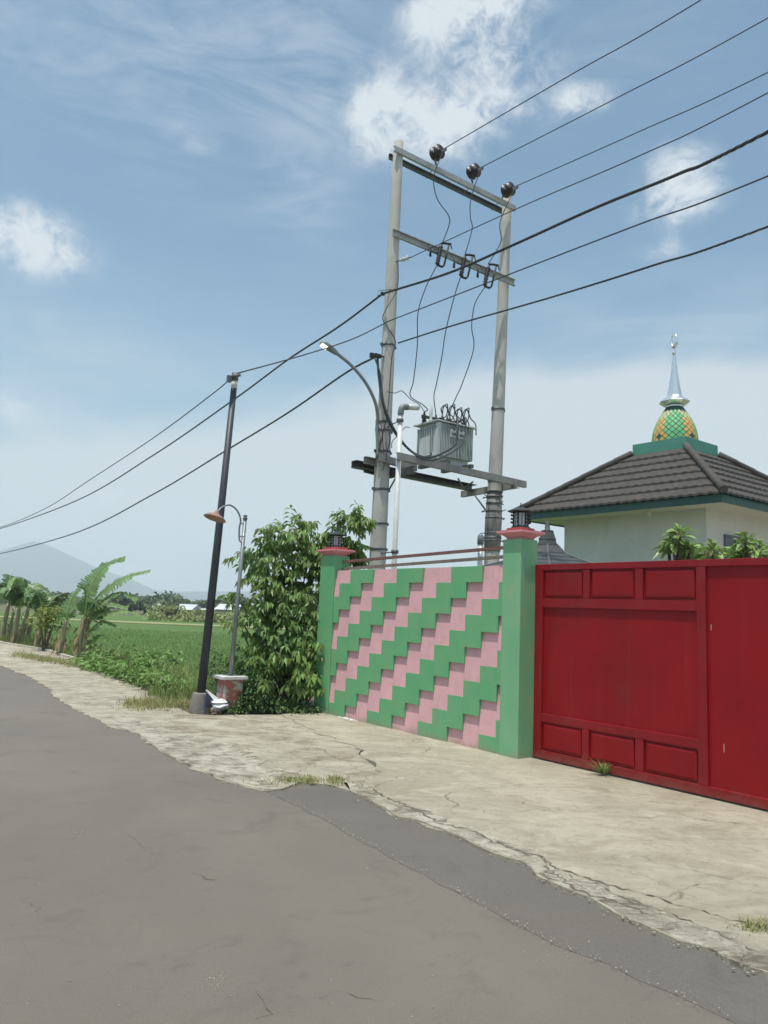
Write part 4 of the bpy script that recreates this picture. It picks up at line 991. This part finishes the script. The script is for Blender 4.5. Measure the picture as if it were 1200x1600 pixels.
for br in (br2, br3, br4):
    for i, q in enumerate(br):
        for k in range(2):
            d_ = Vector((rs_.uniform(-.3, .9), rs_.uniform(-.7, .5), rs_.uniform(-.3, .5))); frond(m_, q+Vector((0, 0, rs_.uniform(-.03, .04))), d_, .2, 4, .055, .13, rs_)
m_.build('crown', M['shrub_leaf'], shr)
# tangled low vine beside the pedestal
vin = thing('low_bush', Vector((*P(378, 1108, 11.4)[:2], -.04)), 'low tangled green bush growing in front of the pedestal', 'bush')
m_ = MB(); m2 = MB()
for (x, y, D, rx, rz, n) in ((366, 1093, 11.35, .16, .12, 420), (385, 1085, 11.4, .2, .16, 520), (405, 1095, 11.4, .22, .16, 520), (360, 1108, 11.2, .18, .05, 220), (345, 1062, 12.2, .2, .2, 240), (335, 1040, 12.6, .22, .2, 240), (430, 1100, 11.4, .2, .1, 300), (375, 1050, 12.1, .2, .18, 260), (470, 1106, 11.3, .3, .06, 260)):
    c = P(x, y, D); m2.tube([Vector((c.x, c.y, -.06)), c], .008, 5)
    for k in range(n):
        q = c+Vector((rs_.gauss(0, rx*.6), rs_.gauss(0, rx*.5), rs_.gauss(0, rz*.6)))
        if q.z < .0: q.z = rs_.uniform(.0, .08)
        leaf(m_, q, Vector((rs_.uniform(-1, 1), rs_.uniform(-1, .4), rs_.uniform(-.6, .6))), rs_.uniform(.05, .09), rs_.uniform(.03, .045), .5, rs_)
m_.build('leaves', M['vine_leaf'], vin); m2.build('stems', M['bark'], vin)
# broad leaved weeds along the verge
m_ = MB()
for k in range(2600):
    t_ = rs_.random(); x = 125+t_*150+rs_.gauss(0, 10); y = 1034+t_*40+rs_.gauss(0, 7); D = max(12.5, G(x, min(1100, 1042+t_*52), 0).y+rs_.uniform(.2, 1.2)); q = P(x, y, D)
    q.z = min(max(q.z, -.05), .30)
    leaf(m_, q, Vector((rs_.uniform(-1, 1), rs_.uniform(-1, .5), rs_.uniform(-.1, 1))), rs_.uniform(.10, .22), rs_.uniform(.05, .10), .8, rs_)
tag(m_.build('verge_weeds', M['verge_leaf'], loc=(0, 0, 0)), kind='stuff')
mb = MB()
for k in range(60):
    t_ = rs_.random(); q = G(300-20*t_, 1105); q = q+Vector((rs_.uniform(-.7, .4), rs_.uniform(.1, 1.5), -.05)); blades(mb, q, .36, 7, .08, .6, .005, rs_)
tag(mb.build('tall_grass', M['grass_blade'], loc=(0, 0, 0)), kind='stuff')
# frangipani plants behind the gate
def frangipani(x, ys, D, n, label, spread=.22):
    gx = P(x, ys, D); T = thing('frangipani', Vector((gx.x, gx.y, .02)), label, 'plant', 'frangipani plants behind the gate')
    m_ = MB(); l_ = MB(); rf_ = random.Random(int(x)); tips = []
    for k in range(n):
        th = 6.28*k/n+rf_.uniform(-.4, .4); rr_ = spread*rf_.uniform(.2, 1.25)
        tip = gx+Vector((rr_*math.cos(th), rr_*math.sin(th), rf_.uniform(-.26, .10))); base = Vector((gx.x, gx.y, .02)); mid_ = base.lerp(tip, .55)+Vector((0, 0, -.05))
        pts = spline([base, mid_, tip], 5); m_.tube(pts, [.03-.0012*i for i in range(len(pts))], 6)
        for j in range(30):
            a_ = rf_.uniform(0, 6.28); e_ = rf_.uniform(-.35, 1.1); d_ = Vector((math.cos(a_)*math.cos(e_), math.sin(a_)*math.cos(e_), math.sin(e_)))
            leaf(l_, tip+d_*.02-ZZ*rf_.uniform(0, .10), d_, rf_.uniform(.17, .27), rf_.uniform(.05, .07), .7, rf_, .15)
    m_.build('stems', M['bark'], T); l_.build('leaves', M['frangipani_leaf'], T)
frangipani(1066, 840, 9.4, 7, 'frangipani bush in front of the white wall, left of its window', .2)
frangipani(1118, 862, 9.0, 6, 'low bright green frangipani just showing over the gate top', .22)
frangipani(1188, 845, 8.8, 7, 'frangipani with broad leaves at the right edge beside the dark window', .22)
# banana plants
def banana_leaf_mesh(m_, rib, pts, width, roll, rng, tear=.35):
    width *= 1.5
    c = spline(pts, 10); n = len(c); rib.tube(c, [.022*(1-.8*i/n)+.003 for i in range(n)], 5)
    for i in range(3, n-1):
        t_ = i/(n-1); w = width*math.sin(min(1, t_*1.15+.12)*math.pi)**.55 if t_*1.15+.12 < 1 else width*.3
        T_ = (c[i+1]-c[i]).normalized(); s = T_.cross(ZZ); s = s.normalized() if s.length > .1 else Vector((1, 0, 0)); s = Matrix.Rotation(roll, 3, T_) @ s
        for sg in (-1, 1):
            dr_ = rng.uniform(.1, .45); ww = w*rng.uniform(.8, 1.05); fwd = T_*rng.uniform(.05, .25)*w; nx = c[i+1] if rng.random() > tear*.3 else c[i].lerp(c[i+1], .86)
            o1 = c[i]+s*sg*ww*.5-ZZ*dr_*ww*.22; o2 = c[i]+s*sg*ww-ZZ*dr_*ww*.7+fwd; p1 = nx+s*sg*ww*.5-ZZ*dr_*ww*.22; p2 = nx+s*sg*ww*.98-ZZ*dr_*ww*.7+fwd
            if rng.random() < tear: p2 = p2.lerp(o2, .3)
            m_.add([c[i], o1, p1, nx, o2, p2], [(0, 1, 2, 3), (1, 4, 5, 2)])
def banana(base, stems, leaves, label, seed, dark=False, yellow=None):
    T = thing('banana_plant', base, label, 'banana plant', 'banana plants along the road edge'); rng = random.Random(seed)
    for a, b, r_ in stems:
        m_ = MB(); c = spline([a, a.lerp(b, .5)+Vector((rng.uniform(-.03, .03), 0, 0)), b], 5); m_.tube(c, [r_*(1-.45*i/len(c)) for i in range(len(c))], 10)
        m_.build('stem', M['banana_stem'], T)
        m_ = MB()
        for k in range(12):
            q = a.lerp(b, rng.uniform(.1, .95)); th = rng.uniform(0, 6.28); d_ = Vector((math.cos(th), math.sin(th), -1.2)); q = q+Vector((math.cos(th), math.sin(th), 0))*r_*.8
            leaf(m_, q, d_, rng.uniform(.15, .4), rng.uniform(.04, .09), .3, rng)
        m_.build('dry_leaves', M['dry_leaf'], T)
    for pts, w, roll in leaves:
        m_ = MB(); rb_ = MB(); banana_leaf_mesh(m_, rb_, pts, w, roll, rng)
        L_ = m_.build('leaf', M['banana_leaf_dark' if dark and rng.random() < .5 else 'banana_leaf'], T); rb_.build('midrib', M['midrib'], L_)
D = 19.4; p_ = lambda x, y, dd=0: P(x, y, D+dd)
banana(G(124, 1028), [(p_(121, 1030), p_(132, 962), .10), (p_(133, 1026, .3), p_(137, 965, .2), .08)],
       [([p_(132, 965), p_(138, 930), p_(150, 902), p_(170, 880), p_(196, 872)], .22, .9),
        ([p_(130, 968, .1), p_(133, 940, .1), p_(137, 915, .2), p_(155, 890, .2), p_(163, 880, .2)], .20, 1.4),
        ([p_(135, 965), p_(150, 935, -.1), p_(180, 910, -.1), p_(210, 897, -.1), p_(235, 891, -.1)], .26, .5),
        ([p_(137, 968), p_(150, 950, -.2), p_(165, 935, -.2), p_(190, 925, -.2), p_(215, 938, -.2)], .28, .3),
        ([p_(140, 970), p_(155, 960, -.2), p_(178, 955, -.3), p_(205, 957, -.3), p_(232, 967, -.3)], .17, .3),
        ([p_(140, 975, .2), p_(150, 955, .3), p_(172, 945, .4), p_(200, 950, .5)], .2, .6),
        ([p_(138, 990, -.1), p_(146, 980, -.2), p_(160, 970, -.3), p_(182, 978, -.3)], .2, .4),
        ([p_(140, 1010, -.1), p_(146, 998, -.2), p_(156, 992, -.3), p_(168, 996, -.3)], .11, .2),
        ([p_(140, 1015, -.1), p_(146, 1008, -.2), p_(156, 1008, -.3), p_(166, 1014, -.3)], .10, .2)],
       'tallest banana plant with long leaves blown to the right', 1)
D = 20.6
banana(G(95, 1022), [(p_(92, 1022), p_(103, 968), .075)],
       [([p_(103, 970), p_(107, 950), p_(115, 930), p_(128, 915)], .22, 1.0), ([p_(103, 970), p_(112, 955, -.1), p_(120, 945, -.1), p_(130, 948, -.1)], .15, .5),
        ([p_(101, 985), p_(96, 978), p_(88, 985)], .1, .3), ([p_(103, 972), p_(98, 965), p_(86, 972)], .12, .2)], 'slim banana plant leaning right with brown drying leaves', 2)
def rand_banana(x, y, D, h, seed, label, dark=True):
    rng = random.Random(seed); b = Vector((*P(x, y, D)[:2], 0)); t = b+Vector((.12, 0, h*.55)); lv = []
    for k in range(rng.choice((8, 9, 10))):
        th = rng.uniform(0, 6.28); L = h*rng.uniform(.45, .75); d_ = Vector((math.cos(th)*.7+.25, math.sin(th)*.7, 0)); up_ = rng.uniform(.35, .8)
        lv.append(([t, t+d_*L*.3+ZZ*L*up_*.7, t+d_*L*.65+ZZ*L*up_*.9, t+d_*L+ZZ*L*up_*.55], rng.uniform(.15, .24), rng.uniform(-.4, .9)))
    banana(b, [(b-ZZ*.1, t, .10), (b+Vector((.2, .1, -.1)), t+Vector((.15, .1, -.3)), .07)], lv, label, seed, dark)
rand_banana(55, 1018, 23.0, 1.75, 5, 'banana plant with a thick brown stem, left of the slim leaning one')
rand_banana(18, 1010, 24.5, 2.0, 6, 'dense dark banana clump near the left edge of the view')
rand_banana(2, 1004, 26.5, 2.3, 8, 'banana plant cut by the left edge of the view')
rand_banana(33, 1004, 27.5, 1.95, 10, 'banana plant half hidden between the two leftmost clumps')
# young tree with yellow-green leaves between the bananas
yt = thing('young_tree', Vector((*P(68, 1015, 22)[:2], -.05)), 'small tree with light yellow green leaves among the bananas', 'tree')
m_ = MB(); l_ = MB(); b = Vector((*P(68, 1015, 22)[:2], -.05)); 
for (x, y) in ((62, 965), (72, 955), (82, 966), (70, 978), (88, 957)):
    c = P(x, y, 22); m_.tube([b, b.lerp(c, .5)+Vector((.03, 0, 0)), c], [.04, .02, .008], 6)
    for k in range(80): leaf(l_, c+Vector((rs_.gauss(0, .15), rs_.gauss(0, .2), rs_.gauss(0, .11))), Vector((rs_.uniform(-1, 1), rs_.uniform(-1, 1), rs_.uniform(-.5, .6))), .15, .08, .6, rs_)
m_.build('trunk', M['bark'], yt); l_.build('crown', M['yellow_leaf'], yt)
# a couple of young green plants by the verge
for (x, y, D, lab) in ((215, 1035, 16.5, 'broad leaved bright green weed clump below the tall banana plant'), (245, 1055, 15.0, 'bright green weed clump nearest to the kerb end'), (165, 1022, 18.0, 'leafy weed clump at the foot of the tall banana plant')):
    b = Vector((*P(x, y, D)[:2], -.2)); T = thing('weed_plant', b, lab, 'weed', 'leafy weeds on the verge'); m_ = MB(); l_ = MB()
    for k in range(10):
        tip = b+Vector((rs_.uniform(-.4, .4), rs_.uniform(-.3, .3), rs_.uniform(.35, .75))); m_.tube([b, b.lerp(tip, .5)+ZZ*.06, tip], .008, 5)
        for j in range(9): leaf(l_, tip+Vector((rs_.gauss(0, .07), rs_.gauss(0, .07), rs_.gauss(0, .08))), Vector((rs_.uniform(-1, 1), rs_.uniform(-1, .5), rs_.uniform(-.2, .8))), rs_.uniform(.14, .26), rs_.uniform(.07, .12), .8, rs_)
    m_.build('stems', M['midrib'], T); l_.build('leaves', M['verge_leaf'], T)
# ------------------------------------------------------------------ far country
rf = random.Random(77)
def far_tree(name, x, ytop, D, w, label, matn='far_leaf', nl=900, lf=.45, trunk=True, group=None, cat='tree'):
    top = P(x, ytop, D); b = Vector((top.x, top.y, -.5)); H = top.z-b.z; T = thing(name, b, label, cat, group)
    m_ = MB(); m_.tube([b, b+ZZ*H*.3, b+ZZ*H*.7], [w*.05+.05, w*.04+.04, .03], 6); 
    l_ = MB(); cl = []
    for k in range(9):
        c = b+Vector((rf.gauss(0, w*.24), rf.gauss(0, w*.24), H*rf.uniform(.36, .76))); cl.append((c, w*rf.uniform(.14, .26), H*rf.uniform(.10, .18))); m_.tube([b+ZZ*H*.3, c], [w*.02+.02, .02], 5)
    for k in range(nl):
        c, rx, rz = rf.choice(cl); d_ = Vector((rf.gauss(0, 1), rf.gauss(0, 1), rf.gauss(0, 1))).normalized()*rf.uniform(.6, 1.05)
        q = c+Vector((d_.x*rx, d_.y*rx, d_.z*rz)); leaf(l_, q, Vector((rf.uniform(-1, 1), rf.uniform(-1, 1), rf.uniform(-.5, .7))), lf*rf.uniform(.6, 1.2), lf*.55, .5, rf)
    m_.build('trunk', M['bark'], T); l_.build('crown', M[matn], T)
G2 = 'trees far beyond the rice field'
far_tree('far_tree', 312, 933, 150, 9, 'round dark tree on the horizon, left half of the big clump behind the black pole', group=G2, lf=.8)
far_tree('far_tree', 345, 933, 155, 9, 'round dark tree on the horizon between the black pole and lamp post', group=G2, lf=.8)
far_tree('far_tree', 365, 938, 148, 7, 'dark horizon tree right behind the gooseneck lamp post', group=G2, lf=.8)
far_tree('far_tree', 205, 931, 120, 4.5, 'dark flat topped tree on the horizon right of the tall banana', group=G2, lf=.7)
far_tree('far_tree', 228, 936, 125, 4.5, 'low dark tree just right of the flat topped tree', group=G2, lf=.6)
far_tree('far_tree', 264, 934, 85, 4, 'loose pale green tree standing alone before the white sheds', 'scrub_leaf', group=G2, lf=.42, nl=500)
far_tree('far_tree', 80, 931, 160, 8, 'dark horizon tree seen above the left banana plants', group=G2, lf=.8)
far_tree('far_tree', 105, 934, 150, 6, 'low dark horizon tree left of the tall banana plant', group=G2, lf=.8)
far_tree('far_tree', 52, 934, 165, 9, 'horizon tree behind the thick stemmed banana plant', group=G2, lf=.8)
far_tree('far_tree', 395, 930, 150, 8, 'horizon tree at the left side of the leafy shrub', group=G2, lf=.8)
# distant wood as one mass
m_ = MB()
for k in range(26000):
    D = rf.uniform(170, 330); az = rf.uniform(-.62, .35); hmax = 1.6+1.0*math.sin(az*37)+.8*math.sin(az*91+1)+D*.004
    q = Vector((az*D, D, rf.uniform(-.5, max(1., hmax)))); leaf(m_, q, Vector((rf.uniform(-1, 1), rf.uniform(-1, 1), rf.uniform(-.5, .5))), 1.6, 1.1, .3, rf)
tag(m_.build('distant_wood', M['far_leaf'], loc=(0, 0, 0)), kind='stuff')
# scrub bank beyond the field
m_ = MB()
for k in range(30000):
    D = rf.uniform(72, 128); az = rf.uniform(-.30, .12); h = .1+.35*math.sin(az*60+D*.11)+.3*math.sin(az*23-D*.07)
    q = Vector((az*D, D, rf.uniform(-.5, max(-.2, h)))); leaf(m_, q, Vector((rf.uniform(-1, 1), rf.uniform(-1, 1), rf.uniform(-.3, .8))), .5, .34, .4, rf)
tag(m_.build('scrub', M['scrub_leaf'], loc=(0, 0, 0)), kind='stuff')
mb = MB(); slab(mb, [Vector((-60, 62)), Vector((9, 57)), Vector((12, 60)), Vector((-60, 67))], -.12, -.5)
tag(mb.build('earth_bank', M['dry_bank'], loc=(0, 0, 0)), kind='structure')
# white roofed sheds
for i, (x0, x1, D, lab) in enumerate(((272, 300, 140, 'long low white roofed shed left of the black pole on the horizon'), (300, 338, 146, 'white roofed shed directly behind the black pole'), (336, 372, 138, 'white roofed shed behind the gooseneck lamp post'), (388, 400, 140, 'small white roofed shed between the lamp post and the shrub'), (225, 240, 132, 'tiny white roofed shed right of the tall banana'), (54, 66, 150, 'tiny pale shed seen over the left bananas'))):
    a = P(x0, 953, D); b = P(x1, 953, D); d_ = b-a; d_.z = 0; a.z = -.5; n_ = Vector((0, 1, 0)); h = P(x0, 951 if x0 > 200 else 941, D).z+.5
    T = thing('shed', a.lerp(b, .5), lab, 'shed', 'white roofed sheds beyond the field'); T.location.z = -.5; T['_o'] = tuple(T.location); mm = MB(); mm.obox(a, d_, n_*8, ZZ*h); mm.build('wall', M['shed_wall'], T)
    mm = MB(); e = a-n_*.6+ZZ*(h-.1); mm.add([e-d_*.02, e+d_*1.02, e+d_*1.02+n_*4.6+ZZ*1.0, e-d_*.02+n_*4.6+ZZ*1.0, e+d_*1.02+n_*9.2, e-d_*.02+n_*9.2], [(0, 1, 2, 3), (3, 2, 4, 5), (0, 3, 5), (1, 4, 2)]); mm.build('roof', M['shed_white'], T)
# mountain, 3 km off, in the haze
mc = P(48, 930, 2900); m_ = MB(); NX, NY = 70, 40; pk_h = P(48, 842, 2900).z
def mh(x, y):
    r_ = math.hypot(x, y*1.1); h = pk_h*max(0, 1-r_/640)**1.2
    h = min(h, pk_h*.985-abs(x)*.02) + 5*math.sin(x*.02+y*.013)*min(1, r_/300)*(1 if r_ < 700 else 0)
    h2 = 62*max(0, 1-math.hypot((x-900)/1100, y/700))**.8
    return max(h, h2*1.0, 0)-3
for j in range(NY+1):
    for i in range(NX+1):
        x = -1400+3600*i/NX; y = -800+1600*j/NY; m_.v.append((mc.x+x, mc.y+y, mh(x, y)))
m_.f = [(j*(NX+1)+i, j*(NX+1)+i+1, (j+1)*(NX+1)+i+1, (j+1)*(NX+1)+i) for j in range(NY) for i in range(NX)]; m_.sm = [True]*len(m_.f)
tag(m_.build('mountain', M['mountain_rock'], loc=(mc.x, mc.y, -3)), kind='structure')
# ------------------------------------------------------------------ haze
HAZE = 5e-4
hm = bpy.data.materials.new('haze_air'); hm.use_nodes = True; t = NT(hm.node_tree); t.n.remove(t.n['Principled BSDF'])
pv = t.new('ShaderNodeVolumePrincipled'); pv.inputs['Color'].default_value = (.84, .92, 1., 1); pv.inputs['Density'].default_value = HAZE; pv.inputs['Anisotropy'].default_value = 0.
t.l.new(pv.outputs[0], t.n['Material Output'].inputs['Volume'])
mb = MB(); mb.obox((-3900, -3900, -1.6), (7800, 0, 0), (0, 7800, 0), (0, 0, pk_h+12))
tag(mb.build('haze', hm), kind='stuff')
# ------------------------------------------------------------------ sun and sky
s_az = Vector((-.5, -.866, 0)).normalized(); EL = R(75); to_sun = Vector((s_az.x*math.cos(EL), s_az.y*math.cos(EL), math.sin(EL)))
sun = bpy.data.lights.new('sun', 'SUN'); sun.energy = 3.25; sun.angle = R(.6); sun.color = (1, .955, .88)
so = bpy.data.objects.new('sun', sun); COL.objects.link(so); so.rotation_euler = (-to_sun).to_track_quat('-Z', 'Y').to_euler(); so.location = (0, 0, 60)
w = bpy.data.worlds.new('World'); sc.world = w; w.use_nodes = True; t = NT(w.node_tree); bg = t.n['Background']
sky = t.new('ShaderNodeTexSky', sky_type='NISHITA'); sky.sun_disc = False; sky.sun_elevation = EL
sky.sun_rotation = math.atan2(to_sun.x, to_sun.y); sky.dust_density = 2.2; sky.air_density = 1.0; sky.ozone_density = 1.2; sky.altitude = 50
STR = .098
tc = t.new('ShaderNodeTexCoord').outputs['Generated']
sep = t.new('ShaderNodeSeparateXYZ'); t.l.new(tc, sep.inputs[0]); X, Y, Z = sep.outputs
az = t.math('ARCTAN2', X, Y); el = t.math('ARCSINE', Z)
def dirpix(x, y):
    d = ray(x, y).normalized(); return math.atan2(d.x, d.y), math.asin(d.z)
cmb = t.new('ShaderNodeCombineXYZ'); t.l.new(az, cmb.inputs[0]); t.l.new(t.math('MULTIPLY', el, 1.25), cmb.inputs[1])
flat = cmb.outputs[0]
n1 = t.noise(flat, 9., 12, .66, .45); n2 = t.noise(t.mapping(flat, (1, 2.2, 1), (0, 0, R(-25))), 3.2, 8, .6, .6); n3 = t.noise(flat, 26, 8, .7, .5)
def blob(x, y, rx, ry, amp):
    a, e = dirpix(x, y); rx, ry = rx/1200., ry/1200.
    u = t.math('DIVIDE', t.math('SUBTRACT', az, a), rx); v = t.math('DIVIDE', t.math('SUBTRACT', el, e), ry)
    r2 = t.math('ADD', t.math('MULTIPLY', u, u), t.math('MULTIPLY', v, v))
    return t.math('MULTIPLY', t.math('EXPONENT', t.math('MULTIPLY', r2, -1.)), amp)
def total(lst):
    s = None
    for b in lst:
        o = blob(*b); s = o if s is None else t.math('ADD', s, o)
    return s
puffs = total([(590, 185, 60, 62, .95), (715, 165, 95, 55, .72), (690, 215, 70, 40, .6), (830, 115, 70, 70, .55), (915, 155, 45, 20, .85), (690, 25, 80, 38, 1.), (760, 85, 60, 22, .4), (790, 5, 70, 25, .8),
               (40, 365, 85, 42, .95), (75, 410, 70, 30, .5), (1065, 275, 60, 50, .8), (1045, 325, 70, 28, .6), (1030, 392, 50, 18, .5), (300, 215, 60, 25, .38), (20, 640, 110, 40, .55),
               (150, 772, 60, 16, .55), (650, 862, 30, 14, .7), (140, 882, 110, 16, .9), (230, 900, 80, 10, .6), (215, 868, 50, 8, .5)])
veil = total([(200, 560, 300, 90, .35), (450, 330, 260, 120, .22), (1000, 560, 320, 60, .42), (150, 60, 330, 140, .50), (480, 200, 70, 120, .40), (450, 60, 200, 90, .34), (900, 60, 300, 120, .32), (40, 500, 200, 160, .20), (900, 420, 300, 120, .12), (60, 640, 160, 50, .3), (1100, 470, 240, 60, .30)])
bank = total([(980, 650, 420, 70, .55), (900, 700, 520, 120, .95), (560, 760, 300, 80, .75), (300, 800, 420, 90, .75), (1100, 640, 260, 70, .45), (0, 760, 260, 70, .45), (600, 880, 900, 110, 1.0)])
m_p = t.ramp(t.math('MULTIPLY', puffs, t.math('MULTIPLY_ADD', t.math('ADD', t.math('MULTIPLY', n1, .55), t.math('MULTIPLY', n3, .45)), 5.2, -1.75)), .10, 1.0, 0, .95)
cir = t.noise(t.mapping(flat, (1.2, 4.2, 1), (0, 0, R(38))), 3.6, 11, .68, 1.1)
m_v = t.math('MULTIPLY', t.ramp(t.math('MULTIPLY', veil, t.math('ADD', t.math('MULTIPLY_ADD', n2, 2.4, -.9), t.math('MULTIPLY_ADD', cir, 3.6, -1.35))), .0, .85), .46)
m_b = t.ramp(t.math('ADD', bank, t.math('MULTIPLY_ADD', t.math('ADD', t.math('MULTIPLY', n2, .7), t.math('MULTIPLY', n1, .3)), 1.5, -.75)), .25, .95, 0, .92)
# scattered thin cloud everywhere else in the sky
gen = t.math('MULTIPLY', t.ramp(t.noise(tc, 2.2, 8, .6, .4), .52, .8), t.ramp(Y, .3, -.1, 0, .8))
horiz = t.ramp(el, .48, -.02, 0, .6)
veilcol = (4.35/1., 5.25/1., 6.2, 1); cloudcol = (5.9, 6.35, 6.7, 1); bankcol = (5.2, 5.75, 6.05, 1)
base = sky.outputs[0]
base = t.mix(1.0, base, (.98, 1.23, 1.18, 1), 'MULTIPLY')
c = t.mix(horiz, base, (4.1, 5.3, 6.0, 1))
c = t.mix(m_b, c, bankcol); c = t.mix(m_v, c, (4.3, 5.05, 5.85, 1)); c = t.mix(m_p, c, cloudcol); c = t.mix(gen, c, (5., 5.5, 6., 1))
t.put(bg.inputs[0], c); bg.inputs[1].default_value = STR
# ------------------------------------------------------------------ camera
cd = bpy.data.cameras.new('Camera'); co = bpy.data.objects.new('Camera', cd); COL.objects.link(co)
cd.sensor_fit = 'VERTICAL'; cd.sensor_height = 36; cd.lens = 36*FPX/1600; cd.clip_start = .05; cd.clip_end = 12000
Mx = Matrix((RT, UP, -FW)).transposed().to_4x4(); Mx.translation = CAM; co.matrix_world = Mx; sc.camera = co
sc.view_settings.view_transform = 'Standard'; sc.view_settings.look = 'None'; sc.view_settings.exposure = .40; sc.view_settings.gamma = 1
sc.cycles.use_denoising = True; sc.cycles.max_bounces = 6; sc.cycles.volume_bounces = 2; sc.cycles.transparent_max_bounces = 6
sc.render.film_transparent = False
for o in COL.objects:
    if '_o' in o: del o['_o']
